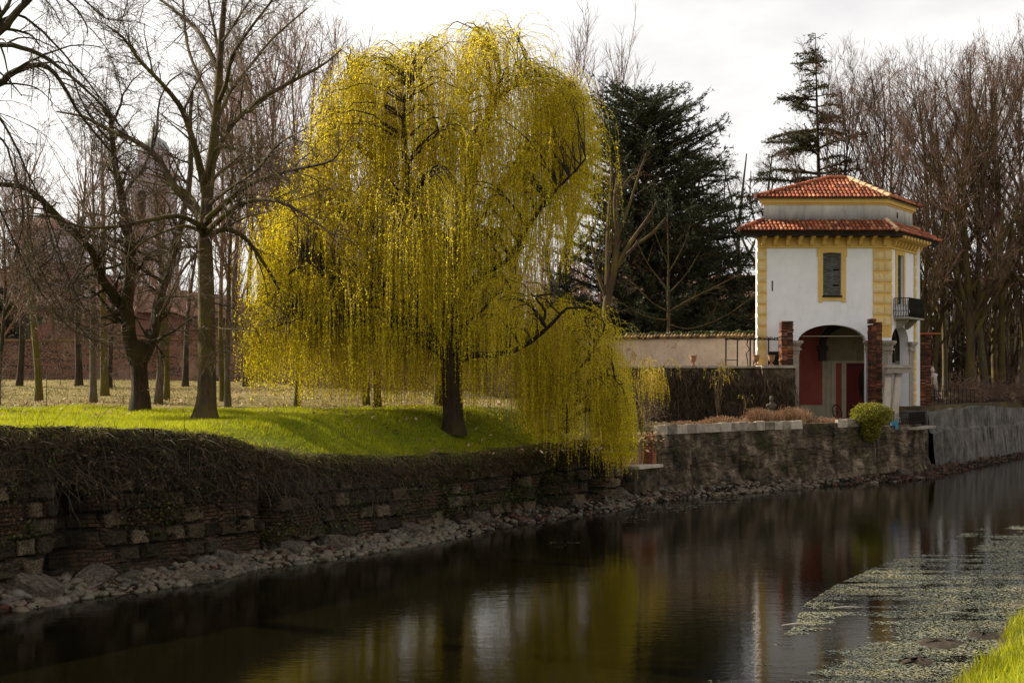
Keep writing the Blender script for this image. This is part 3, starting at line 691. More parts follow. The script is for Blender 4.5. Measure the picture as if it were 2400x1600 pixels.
# ochre trim
g = Geo(); fbox(g, -.02, 6.02, 10.28, 10.81, .012, .05); fbox(g, -.04, 6.04, 10.22, 10.30, .052, .09)
fbox(g, .02, T_, 10.28, 10.81, .012, .05, SD); fbox(g, .06, T_+.04, 10.22, 10.30, .052, .09, SD); g.build('frieze', M_YELLOW, pav)
g = Geo()
fbox(g, W0-.21, W0, WZ0-.27, WZ1+.22, .003, .045); fbox(g, W1, W1+.21, WZ0-.27, WZ1+.22, .003, .045); fbox(g, W0, W1, WZ1, WZ1+.22, .003, .047); fbox(g, W0, W1, WZ0-.2, WZ0, .003, .047)
fbox(g, W0-.27, W0-.21, WZ1-.2, WZ1+.22, .003, .04); fbox(g, W1+.21, W1+.27, WZ1-.2, WZ1+.22, .003, .04); g.build('window_surround', M_YELLOW, pav)
g = Geo(); fbox(g, sw0-.25, sw0, sz0, sz1+.27, .003, .04, SD); fbox(g, sw1, sw1+.22, sz0, sz1+.27, .003, .04, SD); fbox(g, sw0, sw1, sz1, sz1+.27, .003, .042, SD); g.build('window_surround', M_YELLOW, pav)
def quoins(fr, s0, wide, side, z0=GZ, z1=10.22, lw=.42, sw=.34, name='quoins'):
    g = Geo(); a, b = (s0, s0+wide) if side > 0 else (s0-wide, s0)
    fbox(g, a, b, z0, z1, .004, .018, fr); g.build(name, M_YELLOW, pav)
    g = Geo(); z = z1-.52; k = 0
    rr = np.random.default_rng(int(abs(s0)*100)+3)
    while z > z0+.1:
        w = wide*(1.0 if k % 2 else .97); h = .36
        a, b = (s0-.03, s0+w) if side > 0 else (s0-w, s0+.03)
        if w > .7:
            m_ = a+.48+.05*(k % 2)
            for a_, b_ in ((a, m_-.012), (m_+.012, b)): fbox(g, a_, b_, z, z+h, .021, .05, fr, rr.uniform()); fbox(g, a_+.05, b_-.05, z+.06, z+h-.06, .051, .064, fr, rr.uniform())
        else:
            fbox(g, a, b, z, z+h, .021, .05, fr, rr.uniform()); fbox(g, a+.07, b-.07, z+.07, z+h-.07, .051, .064, fr, rr.uniform())
        z -= .5; k += 1
    return g
for args in ((FR, 0.0, .42, 1), (FR, 6.0, .74, -1), (SD, 0.03, .32, 1), (SD, T_, .62, -1)):
    z0 = 4.85 if args[1] == 0.0 and args[0] is FR else (6.15 if args[1] in (6.0, .03) else GZ)
    quoins(*args, z0=z0).build('quoin_blocks', M_QUOIN, pav)
# brackets
pf = [(0, 10.30), (.10, 10.32), (.17, 10.42), (.22, 10.55), (.42, 10.60), (.60, 10.66), (.62, 10.78), (0, 10.78)]
for k in range(11):
    g = Geo(); prism(g, [(o+.052, z) for o, z in pf], FR(.15+k*.555, 0), FX, FN, .15); g.build('eave_bracket', M_YELLOW, pav)
for k in range(9):
    g = Geo(); prism(g, [(o+.052, z) for o, z in pf], SD(.28+k*.45, 0), SDV, SDN, .15); g.build('eave_bracket', M_YELLOW, pav)

def offs(d, z):
    kf = (1, .67, 1, .33) if d > 0 else (1, 1, 1, 1); c = [BA, BR, BF, BB]; ed = [(BA, FX, FN), (BR, SDV, SDN), (BF, -FX, -FN), (BB, -SDV, -SDN)]
    out = []
    for i in range(4):
        p1, d1, n1 = ed[i-1]; p2, d2, n2 = ed[i]
        a = p1+n1*d*kf[i-1]; b = p2+n2*d*kf[i]
        M_ = np.array([[d1[0], -d2[0]], [d1[1], -d2[1]]]); t = np.linalg.solve(M_, (b-a)[:2])
        q = a+d1*t[0]; out.append(np.array([q[0], q[1], z]))
    return out   # BA', BR', BF', BB'
def ring(g, lo, hi):
    V = np.array(lo+hi); g.add(V, np.array([[i, (i+1) % 4, (i+1) % 4+4, i+4] for i in range(4)])); return g
def slab(g, lo, hi):
    ring(g, lo, hi); g.add(np.array(lo), np.array([[3, 2, 1, 0]])); g.add(np.array(hi), np.array([[0, 1, 2, 3]])); return g
g = Geo(); slab(g, offs(.84, 10.80), offs(.86, 10.905)); slab(g, offs(.80, 10.70), offs(.80, 10.799)); g.build('eave_board', M_WOODD, pav)
g = Geo(); slab(g, offs(-.16, 10.91), offs(-.16, 12.28))
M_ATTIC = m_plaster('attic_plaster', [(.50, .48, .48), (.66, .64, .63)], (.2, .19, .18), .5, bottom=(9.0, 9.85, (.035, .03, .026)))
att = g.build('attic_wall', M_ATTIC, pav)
g = Geo(); slab(g, offs(-.05, 12.281), offs(-.05, 12.45)); slab(g, offs(-.12, 12.2), offs(-.12, 12.28)); g.build('attic_cornice', M_YELLOW, pav)
g = Geo(); slab(g, offs(.02, 12.451), offs(.02, 12.51)); g.build('attic_cornice_lip', M_CREAM, pav)
g = Geo(); fbox(g, 1.55, 1.67, 11.75, 12.0, -.155, -.13, SD); g.build('attic_vent', M_DARK, pav)
rt = np.random.default_rng(77)
def tile_slope(g, gb, e0, e1, t0, t1, sp=.185, row=.34, r=.082):
    e0, e1, t0, t1 = map(np.asarray, (e0, e1, t0, t1)); ux = nrm(e1-e0); up = (t0-e0)-ux*np.dot(t0-e0, ux)
    if np.linalg.norm(up) < 1e-6: up = (t1-e0)-ux*np.dot(t1-e0, ux)
    hl = np.linalg.norm(up); up = up/hl; nn = nrm(np.cross(ux, up)); nn = nn if nn[2] > 0 else -nn
    gb.add([e0-nn*.02, e1-nn*.02, t1-nn*.02, t0-nn*.02], np.array([[0, 1, 2, 3]]))
    L = np.linalg.norm(e1-e0); xa = np.dot(t0-e0, ux); xb = np.dot(t1-e0, ux)
    for k in range(int(hl/row)+1):
        y = k*row-.06; ym = min(y+row*.5, hl); f = ym/hl; x0 = xa*f; x1 = L+(xb-L)*f
        nxt = int((x1-x0)/sp)
        for i in range(int(x0/sp), int(x1/sp)+1):
            x = (i+.5)*sp
            if x < x0+.02 or x > x1-.02: continue
            ln = min(row*1.18, hl-y+.02)
            if ln < .08: continue
            a = np.linspace(0, np.pi, 6); j = rt.normal(0, .006, 3); c0 = e0+ux*(x+j[0])+up*y+nn*(.028+j[1]); c1 = e0+ux*(x+j[2])+up*(y+ln)+nn*.004
            V = [c0+ux*math.cos(t)*r+nn*math.sin(t)*r for t in a]+[c1+ux*math.cos(t)*r*.85+nn*math.sin(t)*r*.85 for t in a]
            g.add(V, np.array([[i_, i_+1, i_+7, i_+6] for i_ in range(5)]), rt.uniform())
            # dark end of the tile
            g.add(V[:6], np.array([[0, 1, 2, 3, 4, 5]]), 0.0)
def hips(g, pts, r=.11):
    for p, q in pts:
        L = np.linalg.norm(q-p); k = int(L/.36); ax = (q-p)/L
        for i in range(k):
            a = p+ax*(i*L/k-.02)+np.array([0, 0, .07]); b = p+ax*((i+1)*L/k+.03)+np.array([0, 0, .05]); g.tube([a, b], [r, r*.82], 8, True, rt.uniform())
lo, hi = offs(.90, 10.915), offs(-.15, 11.48)
g = Geo(); gb = Geo()
for i in range(4): tile_slope(g, gb, lo[i], lo[(i+1) % 4], hi[i], hi[(i+1) % 4])
low = g.build('lower_roof', M_TILE, pav); gb.build('roof_deck', M_WOODD, low)
for i in (0, 2, 3): g = Geo(); hips(g, [(lo[i], hi[i])]); g.build('hip_tiles', M_TILE, low)
g = Geo(); hips(g, [(lo[1], hi[1])]); g.build('pale_hip_tiles', M_TILEL, low)
g = Geo(); fbox(g, .1, 5.95, 11.46, 11.52, -.155, -.06, rnd=.2); fbox(g, -.05, T_, 11.46, 11.52, -.155, -.06, SD); g.build('lead_flashing', M_SHUT, low)
lo = offs(.10, 12.515); cx = (BA+BF)/2; rz = 13.62
ra, rb = cx+np.array([-.55, 0, rz]), cx+np.array([.35, 0, rz]); hi = [ra, rb, rb, ra]
g = Geo(); gb = Geo()
for i in range(4): tile_slope(g, gb, lo[i], lo[(i+1) % 4], hi[i], hi[(i+1) % 4])
upr = g.build('upper_roof', M_TILE, pav); gb.build('roof_deck', M_WOODD, upr)
g = Geo(); hips(g, [(lo[0], ra), (lo[2], rb), (lo[3], ra), (ra, rb)]); g.build('ridge_tiles', M_TILE, upr)
g = Geo(); hips(g, [(lo[1], rb)], .12); g.build('pale_hip_tiles', M_TILEL, upr)

# shutters
def shutter(fr, s0, s1, z0, z1, o, parent):
    g = Geo(); m = .06
    fbox(g, s0, s0+m, z0, z1, o, o+.04, fr); fbox(g, s1-m, s1, z0, z1, o, o+.04, fr)
    for zc in (z0, (z0+z1)/2-m/2, z1-m): fbox(g, s0+m, s1-m, zc, zc+m, o, o+.04, fr)
    k = int((z1-z0)/.075)
    for i in range(k):
        z = z0+m+(z1-z0-2*m)*i/k; dz = rt.uniform(-.012, .012)
        v = [fr(s0+m, z+dz, o+.03), fr(s1-m, z-dz, o+.03), fr(s1-m, z+.06-dz, o+.004), fr(s0+m, z+.06+dz, o+.004)]
        if rt.uniform() < .9: g.add(v, np.array([[0, 1, 2, 3]]), rt.uniform())
    return g.build('shutter', M_SHUT, parent)
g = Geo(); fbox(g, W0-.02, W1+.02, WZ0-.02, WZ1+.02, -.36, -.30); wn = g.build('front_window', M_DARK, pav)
mid = (W0+W1)/2
for a, b in ((W0+.02, mid-.005), (mid+.005, W1-.02)): shutter(FR, a, b, WZ0+.05, WZ1-.05, -.1, wn)
g = Geo(); fbox(g, W0-.03, W1+.03, WZ0-.05, WZ0+.03, .048, .10); g.build('window_sill', M_DARK, wn)
g = Geo(); fbox(g, sw0-.02, sw1+.02, sz0, sz1+.02, -.36, -.30, SD); wn = g.build('balcony_window', M_GLASS, pav)
g = Geo(); m = (sw0+sw1)/2
for s in (sw0, m-.04, sw1-.07): fbox(g, s, s+.07, sz0, sz1, -.16, -.1, SD)
for z in (sz0, 8.55, 8.9, sz1-.07): fbox(g, sw0+.071, m-.041, z, z+.06, -.16, -.105, SD); fbox(g, m+.031, sw1-.071, z, z+.06, -.16, -.105, SD)
g.build('window_frame', M_SHUT, wn)
for a, b in ((sw0+.07, m-.04), (m+.03, sw1-.07)): shutter(SD, a, b, 8.97, sz1-.08, -.17, wn)
# slit
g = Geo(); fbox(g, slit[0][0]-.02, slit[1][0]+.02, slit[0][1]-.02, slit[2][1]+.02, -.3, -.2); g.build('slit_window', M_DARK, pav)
# balcony
bal = Geo(); fbox(bal, .62, 2.72, 7.00, 7.08, .005, .75, SD); bl = bal.build('balcony', M_STONE, pav)
g = Geo()
def rail(g, pts, h, sp=.1, bulge=.05, r=.012, n=SDN):
    for (p, q, nn) in pts:
        L = np.linalg.norm(q-p); k = max(2, int(L/sp)); ax = (q-p)/L
        g.tube([p+[0, 0, h], q+[0, 0, h]], .02, 6); g.tube([p+[0, 0, .05], q+[0, 0, .05]], .014, 5)
        for i in range(k+1):
            b = p+ax*L*i/k
            g.tube([b+[0, 0, .0], b+nn*bulge+[0, 0, h*.25], b+nn*bulge*.2+[0, 0, h*.6], b+[0, 0, h]], r, 4, False)
            if bulge > .03 and i < k:
                c = b+ax*L/k*.5; th = np.linspace(0, 2*np.pi, 9)
                g.tube([c+ax*.035*math.cos(t)+np.array([0, 0, h*.45+.12*math.sin(t)])+nn*.03 for t in th], .008, 4, False)
p0, p1, p2, p3 = SD(.66, 7.08, .02), SD(.66, 7.08, .70), SD(2.68, 7.08, .70), SD(2.68, 7.08, .02)
rail(g, [(p0, p1, -SDV), (p1, p2, SDN), (p3, p2, SDV)], .88, .075, .06, .017); g.build('balcony_railing', M_IRON, bl)
for t_ in (1.0, 2.2): g = Geo(); prism(g, [(.004, 6.55), (.15, 6.6), (.5, 6.9), (.55, 6.995), (.004, 6.995)], SD(t_, 0), SDV, SDN, .2); g.build('balcony_corbel', M_STONE, bl)
# pilasters and capitals
def capital(fr, s0, s1, z=AS, oo=0.0):
    g = Geo()
    for (e, za, zb, o) in ((.16, z-.02, z+.10, .20), (.11, z-.10, z-.021, .15), (.05, z-.26, z-.101, .08), (.10, z-.34, z-.261, .13), (.03, z-.50, z-.341, .06)):
        fbox(g, s0-e, s1+e, za, zb, .004+oo, o+oo, fr)
    g.build('capital', M_STONE, pav)
    g = Geo(); fbox(g, s0, s1, GZ, z-.501, .004+oo, .04+oo, fr); fbox(g, s0-.04, s1+.04, GZ, GZ+.35, .041+oo, .08+oo, fr); g.build('pilaster', M_STONE, pav)
capital(FR, A0-.30, A0+.06); capital(FR, A1-.03, A1+.28); capital(FR, 5.55, 5.98)
capital(SD, .05, .33); capital(SD, 2.77, 3.35)
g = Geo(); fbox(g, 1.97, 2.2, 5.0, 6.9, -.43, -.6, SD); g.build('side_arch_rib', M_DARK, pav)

# ---------------- things round the pavilion
def wbox(x0, x1, y0, y1, z0, z1, g=None, rnd=.5):
    g = g or Geo(); g.box(((x0+x1)/2, (y0+y1)/2, (z0+z1)/2), (x1-x0, y1-y0, z1-z0), rnd=rnd); return g
def brick_stack(name, x0, x1, y0, y1, z0, z1, label, seed, tiles=None):
    r = np.random.default_rng(seed); g = Geo(); z = z0; k = 0
    while z < z1:
        h = .074; j = r.normal(0, .012, 4); wide = 0.02 if (k % 9 == 3) else 0
        nb = max(2, int((x1-x0)/.24)); xs = np.linspace(x0-wide+j[0], x1+wide+j[1], nb+1)+ (0)
        for a, b in zip(xs[:-1], xs[1:]):
            q = r.normal(0, .008, 3)
            if z > z1-.3 and r.uniform() < .25: continue
            g.box(((a+b)/2, (y0+y1)/2+q[0], z+h/2), (b-a-.012, y1-y0+q[1]+wide, h-.012), rnd=r.uniform(), aux=r.uniform())
        z += h; k += 1
    wbox(x0+.02, x1-.02, y0+.02, y1-.02, z0, z1-.25, g, 0.1)
    o = g.build(name, M_BRK2); return recentre(tag(o, label, 'brick pier'), ((x0+x1)/2, (y0+y1)/2, z0))
n = NT('loose_brick'); r_ = n.attr('rnd')
c = n.ramp(r_, [(0, (.04, .02, .013)), (.4, (.17, .058, .03)), (.75, (.32, .105, .045)), (1, (.28, .17, .11))])
c = n.mix(n.ramp(n.noise(1.8, 6, .75), [(.40, 0.0), (.58, .9)]), c, (.03, .02, .015)); n.col(c, .9, .2); n.bump(n.noise(20, 5), .5, .02); M_BRK2 = n.m
brick_stack('brick_pier', 12.02, 12.55, 57.1, 57.65, 4.84, 6.78, 'ruined brick pier standing on the terrace corner left of the big arch', 1)
brick_stack('brick_pier', 16.03, 16.55, 57.2, 57.75, GZ, 6.93, 'tall ruined brick pier rising from the ground at the right of the big arch', 2)
o = brick_stack('brick_buttress', 19.85, 20.4, 62.3, 63.0, 2.6, 6.35, 'narrow dark brick wall end behind the right corner of the pavilion', 3)
g = Geo(); g.box((20.25, 62.6, 6.44), (1.15, 1.0, .08), .0, rnd=.6); g.build('tile_cap', M_TILE, o)
# leaning columns with architrave
cl = thing('column_pair', (16.9, 56.4, GZ), 'two leaning stone columns carrying a worn slab beside the pavilion', 'columns')
for (bx0, tx) in ((2077, 2083), (2097, 2105)):
    xb, xt = (bx0-1200)*.0188, (tx-1200)*.0188
    g = Geo(); g.tube([(xb, 56.4, 2.75), (xb, 56.4, 2.9), (xb*.5+xt*.5, 56.4, 3.6), (xt, 56.4, 4.36)], [.185, .172, .165, .14], 18)
    g.build('column_shaft', M_STONEL, cl, True)
    g = Geo(); g.lathe((xb, 56.4, GZ-.1), [(.26, 0), (.26, .14), (.22, .15), (.25, .22), (.25, .28), (.2, .34), (.19, .42), (.18, .5)], 18); g.build('column_base', M_STONE, cl)
    g = Geo(); g.lathe((xt, 56.4, 4.34), [(.14, 0), (.17, .04), (.15, .07), (.20, .13), (.22, .17)], 16); g.build('column_capital', M_STONE, cl)
g = Geo(); g.box((17.0, 56.4, 4.63), (1.05, .5, .22), top=1.0); g.box((17.0, 56.4, 4.81), (1.2, .62, .12), top=.96); g.build('architrave', M_STONE, cl)
# blue panel
g = Geo(); wbox(16.2, 16.5, 54.72, 54.8, 2.1, 2.52, g); tag(recentre(g.build('painted_panel', M_BLUE), (16.35, 54.76, 2.1)), 'small bright blue painted panel on the garden wall top', 'panel')
# landing rail
lr = thing('landing_railing', (17.9, 55.9, 2.15), 'low black iron railing on the landing at the garden wall end', 'railing')
g = Geo(); rail(g, [(np.array([17.15, 55.35, 2.18]), np.array([18.45, 57.2, 2.18]), np.array([.8, -.5, 0]))], .62, .085, .035, .013); g.build('railing_bars', M_IRON, lr)
g = Geo(); rail(g, [(np.array([16.7, 55.2, 2.18]), np.array([17.15, 55.35, 2.18]), np.array([.3, -.9, 0]))], .62, .085, .035, .01); g.build('railing_bars', M_IRON, lr)
g = Geo(); g.box((17.85, 56.35, 2.12), (2.7, .8, .1), math.atan2(1.85, 1.3)); tag(recentre(g.build('landing_slab', M_STONE), (17.85, 56.35, 2.07)), 'grey stone landing slab under the low black railing', 'slab')
# terrace
ter = thing('terrace', (9.5, 57.4, GZ), 'raised garden terrace with dark creeper covered front wall and stone cap', 'terrace')
g = Geo(); wbox(4.6, 11.15, 57.5, 62.0, GZ-.1, 4.74, g); wbox(11.151, 12.62, 57.0, 58.36, GZ-.1, 4.74, g); g.build('terrace_wall', M_GWALL, ter)
g = Geo()
for i in range(11): x = 4.6+i*.6; wbox(x, x+.59, 57.36, 57.9, 4.742, 4.83+rt.uniform(-.012, .012), g, rt.uniform())
wbox(11.16, 12.68, 56.88, 57.45, 4.742, 4.86, g); wbox(11.16, 11.62, 57.46, 58.3, 4.742, 4.86, g); g.build('stone_cap', M_STONE, ter)
rng = np.random.default_rng(12)
def creeper(name, K, segs, mat, lmin, lmax, label, wr=(.008, .02)):
    g = Geo()
    for (x0, x1, y, z0, z1, share) in segs:
        k = int(K*share); X = rng.uniform(x0, x1, k); Zt = rng.uniform(z0, z1, k)**1.0
        kp = fbm(X*.9+3, Zt*.6, 19)+rng.normal(0, .07, k) > .42; X, Zt = X[kp], Zt[kp]; k = len(X)
        S = np.stack([X, np.full(k, y)-rng.uniform(.01, .2, k), Zt], -1)
        D = np.stack([rng.normal(0, .6, k), rng.normal(-.1, .3, k), rng.normal(-.4, .5, k)], -1)
        Pn, R = grow(rng, S, D, rng.uniform(lmin, lmax, k), 5, rng.uniform(*wr, k), np.full(k, .004)[:, None], -.3, .25)
        Pn[..., 1] = np.minimum(Pn[..., 1], y-.01)
        A = Pn.copy(); A[..., 0] -= R; B = Pn.copy(); B[..., 0] += R
        V = np.stack([A, B], 2).reshape(k, -1, 3); i = np.arange(4)*2
        q = np.stack([i, i+1, i+3, i+2], -1)[None]+(np.arange(k)*10)[:, None, None]
        g.add(V.reshape(-1, 3), q.reshape(-1, 4), np.repeat(rng.uniform(0, 1, k), 10))
    return tag(g.build(name, mat), label, 'creeper', kind='stuff')
segs = [(5.2, 11.15, 57.45, 2.6, 4.72, .72), (11.15, 12.62, 56.98, 2.6, 4.8, .28)]
creeper('wall_creeper', 5200, segs, M_CREEP, .3, 1.0, 'dense dark leafless creeper hanging over the terrace wall')
creeper('wall_creeper', 3600, segs, M_CREEPL, .3, .9, 'thin pale dry creeper stems hanging over the terrace wall', (.004, .009))
def urn(px, py, d, s, label):
    c = P(px, py, d); g = Geo(); q = s
    g.lathe(c, [(.10*q, 0), (.10*q, .05*q), (.06*q, .08*q), (.045*q, .14*q), (.08*q, .18*q), (.135*q, .26*q), (.15*q, .36*q), (.14*q, .40*q), (.185*q, .44*q), (.19*q, .47*q), (.15*q, .47*q), (.13*q, .40*q)], 22)
    return tag(recentre(g.build('urn', M_TERRA, smooth=True), c), label, 'urn', 'terracotta urns on the terrace cap')
urn(1625, 857.2, 57.6, 1.0, 'lone terracotta urn on the terrace cap left of the iron frame')
urn(1772, 856.6, 57.15, 1.02, 'terracotta urn in front of the ochre quoins under the iron frame')
urn(1808, 856.6, 57.15, .98, 'terracotta urn in front of the small dark door beside the brick pier')
# dark door beyond terrace
g = Geo(); wbox(fs(1802)+11.2, fs(1826)+11.2, 58.37, 58.396, 4.84, 5.5, g); g.build('terrace_door', M_DARK, pav)
# iron pergola
pg = thing('pergola_frame', (10.9, 58.2, 4.84), 'rusty black iron pergola frame with a bare climber on the terrace', 'pergola')
for px, d in ((1701, 58.0), (1728, 59.6), (1758, 58.0), (1767, 59.6), (1801, 58.05), (1826, 58.1)):
    x = (px-1200)/F*d; g = Geo(); g.tube([(x, d, 4.75), (x+.01, d, 6.05)], .035, 6); g.build('post', M_IRON, pg)
xa, xb_ = (1699-1200)/F*58, (1828-1200)/F*58
g = Geo(); g.tube([(xa, 58, 6.06), (xb_, 58.1, 6.03)], .03, 6); g.tube([(xa, 58, 6.06), ((1728-1200)/F*59.6, 59.6, 6.08), ((1800-1200)/F*59.6, 59.6, 6.06)], .025, 6)
g.tube([(xa, 58, 5.12), ((1728-1200)/F*59.6, 59.6, 5.12)], .022, 6); g.build('rail', M_IRON, pg)
k = 40; tt = np.linspace(0, 1, k); g = Geo()
for ph in (0, 2.1):
    g.tube(np.stack([xa+(xb_-xa)*tt*.98, 58+.05*np.sin(tt*40+ph), 6.08+.05*np.cos(tt*37+ph)+.03*np.sin(tt*90)], -1), .022, 5)
g.tube([(xa+1.05, 58, 6.05), (xa+1.0, 58.05, 5.8), (xa+1.12, 58, 5.6), (xa+.98, 58.02, 5.4), (xa+1.05, 58, 4.8)], .025, 5); g.build('climber_stem', M_BARKD, pg)
# peach rendered garden wall with tile coping
def long_wall(name, pts, z0, zt, th, mat, label, cop=None, capmat=None, caph=.12, tilew=.17):
    r = np.random.default_rng(len(label)); g = Geo(); gc = Geo()
    for (p, q) in zip(pts[:-1], pts[1:]):
        p = np.array(p, float); q = np.array(q, float); L = np.linalg.norm(q-p); ux = (q-p)/L; nn = np.array([-ux[1], ux[0]])
        c = (p+q)/2; g.box((c[0], c[1], (z0+zt)/2), (L, th, zt-z0), ux=(ux[0], ux[1], 0))
        if cop == 'tile':
            k = int(L/tilew)
            for i in range(k):
                for s in (-1, 1):
                    a = p+ux*(i+.5)*L/k; A = np.array([a[0], a[1], zt+.26+r.normal(0, .012)]); B = A+np.array([nn[0]*s*(th/2+.16), nn[1]*s*(th/2+.16), -.2+r.normal(0, .012)])
                    gc.tube([B, A], [.085, .07], 6, True, r.uniform())
        else:
            gc.box((c[0], c[1], zt+caph/2+.001), (L, th+.14, caph), ux=(ux[0], ux[1], 0))
    t = thing(name, (pts[0][0], pts[0][1], z0), label, 'wall'); g.build('wall_body', mat, t); gc.build('coping', capmat, t); return t
long_wall('garden_boundary_wall', [(3.6, 65.6), (12.85, 61.3)], 3.2, 6.22, .35, M_PEACH, 'peach rendered garden wall with mossy tile coping left of the pavilion', 'tile', M_TILEM)
long_wall('park_wall', [(-75, 86), (-24, 77.5), (3.55, 66.0)], 3.0, 6.5, .45, M_BWALL, 'long brick and cobble park wall behind the rows of tree trunks', 'cap', M_TILEM, .14)
rng = np.random.default_rng(15); K = 5000; t = rng.uniform(0, 1, K); C = np.stack([3.6+9.25*t, 65.6-4.3*t-rng.normal(0, .1, K), 6.45+rng.uniform(-.05, .22, K)*fbm(t*30, t*0)], -1)
A = nrm(rng.normal(size=(K, 3)))*.045; B = nrm(np.cross(A, rng.normal(size=(K, 3))))*.035; g = Geo(); V, Q = diamonds(C, A, B); g.add(V, Q, np.repeat(rng.uniform(0, 1, K), 4))
tag(g.build('coping_ivy', M_IVY), 'dark ivy growing along the tile coping of the peach wall', 'ivy', kind='stuff')

# ================================================================== garden wall on the canal
def disp_g(U, Zv, zt):
    d = (fbm(U*.9, Zv*1.6, 70)-.5)*.10+(fbm(U*5, Zv*6, 71)-.5)*.10+.16*(1-sstep(.0, .9, Zv))-.05*(vnoise(U*1.1, np.floor(Zv/.45+fbm(U, U*0, 7)), 5) > .62)-.03*(np.abs((Zv/.45+fbm(U, U*0, 7)) % 1-.5) < .05)
    d = d-.07*(np.abs(((U-3.1)/2.7) % 1-.5) < .012)
    return d, fbm(U*2, Zv*2, 72), U*0
ua, ub = u_px(1532), u_px(2172)
gw = thing('garden_wall', (*Wat(ua), 0), 'blackened mossy canal wall carrying the garden and its pale coping blocks', 'wall')
wall_grid('wall_face', ua, ub, lambda U: 2.27+0*U, -.3, .07, .06, disp_g, M_GWALL, lean=.12, top_in=.9, parent=gw)
rq = np.random.default_rng(9); u = ua+.25; k = 0
while u < ub-.9:
    pxm = float(np.interp(u, _uu, _pp)); L = rq.uniform(.42, .62); w0 = Wat(u+L/2); tg = nrm(Wat(u+L/2+.05)-Wat(u+L/2-.05))
    nr = np.array([tg[1], -tg[0]])
    if pxm < 1872 or 1955 < pxm < 2014:
        h = .33+rq.uniform(-.02, .02); g = Geo(); g.box((w0[0]-nr[0]*.10, w0[1]-nr[1]*.10, 2.275+h/2), (L-.012, .17, h), ux=(tg[0], tg[1], 0), rnd=rq.uniform(), jit=rq.normal(0, .006, (8, 3)))
        g.build('coping_block', M_COPE, gw)
    elif pxm < 1955:
        h = .2; g = Geo(); g.box((w0[0]-nr[0]*.2, w0[1]-nr[1]*.2, 2.275+h/2), (L-.01, .3, h), ux=(tg[0], tg[1], 0), rnd=rq.uniform()); g.build('low_coping_block', M_GWALL, gw)
    elif pxm < 2040:
        h = .5; g = Geo(); g.box((w0[0]-nr[0]*.2, w0[1]-nr[1]*.2, 2.275+h/2), (.3, .3, h), ux=(tg[0], tg[1], 0), rnd=rq.uniform()); g.build('wall_post', M_STONE, gw); u += .5
    u += L
# recess and sill by the willow
w0 = Wat(u_px(1506)); tg = nrm(Wat(u_px(1530))-Wat(u_px(1480))); nr = np.array([tg[1], -tg[0]]); Lr = float(np.linalg.norm(Wat(u_px(1534))-Wat(u_px(1474))))
lnd = thing('water_steps_recess', (w0[0], w0[1], 0), 'brick lined recess with a pale stone sill beside the hanging willow', 'recess')
g = Geo(); g.box((w0[0]-nr[0]*.45, w0[1]-nr[1]*.45, 1.05), (Lr, .3, 2.5), ux=(*tg, 0)); g.build('recess_back', m_brick('pinkish_brick', (.30, .14, .085), (.24, .12, .08), (.28, .2, .15), da=.25, use=(.6, .8)), lnd)
g = Geo(); g.box((w0[0]-nr[0]*.05, w0[1]-nr[1]*.05, .5), (Lr, .5, 1.28), ux=(*tg, 0), top=.99); g.build('recess_base', M_GWALL, lnd)
g = Geo(); g.box((w0[0]-nr[0]*.02+tg[0]*.02, w0[1]-nr[1]*.02, 1.2), (Lr*.93, .75, .1), ux=(*tg, 0)); g.build('sill', M_STONEL, lnd)
g = Geo(); e_ = Wat(u_px(1528)); g.box((e_[0]-nr[0]*.2, e_[1]-nr[1]*.2, 1.75), (.28, .6, 1.05), ux=(*tg, 0)); g.build('brick_jamb', M_BRICK, lnd)
# right quay
def disp_q(U, Zv, zt):
    low = sstep(-.03, .03, 1.85+(fbm(U*.35, U*0, 80)-.5)*.5-Zv)
    d = low*.16+(fbm(U*.5, Zv*.5, 81)-.5)*.16+(fbm(U*7, Zv*7, 82)-.5)*.02-(np.abs(((U)/4.2) % 1-.5) < .006)*.04
    return d, fbm(U, Zv, 83), U*0
qz = lambda U: np.interp(U, _zu, _zz)+.08+(fbm(U*.45, U*0, 84)-.5)*.3
qw = thing('concrete_quay', (*Wat(u_px(2176)), 0), 'grey concrete canal wall with black water streaks at right', 'wall')
wall_grid('quay_face', u_px(2178), u_px(2600), qz, -.3, .08, .05, disp_q, M_QUAY, lean=.2, top_in=.5, parent=qw)
w0 = Wat(u_px(2177)); g = Geo(); g.box((w0[0]-.6, w0[1]+.45, 1.25), (1.4, .2, 3.1), ux=(-.8, .55, 0)); g.build('quay_end', M_QUAY, qw)

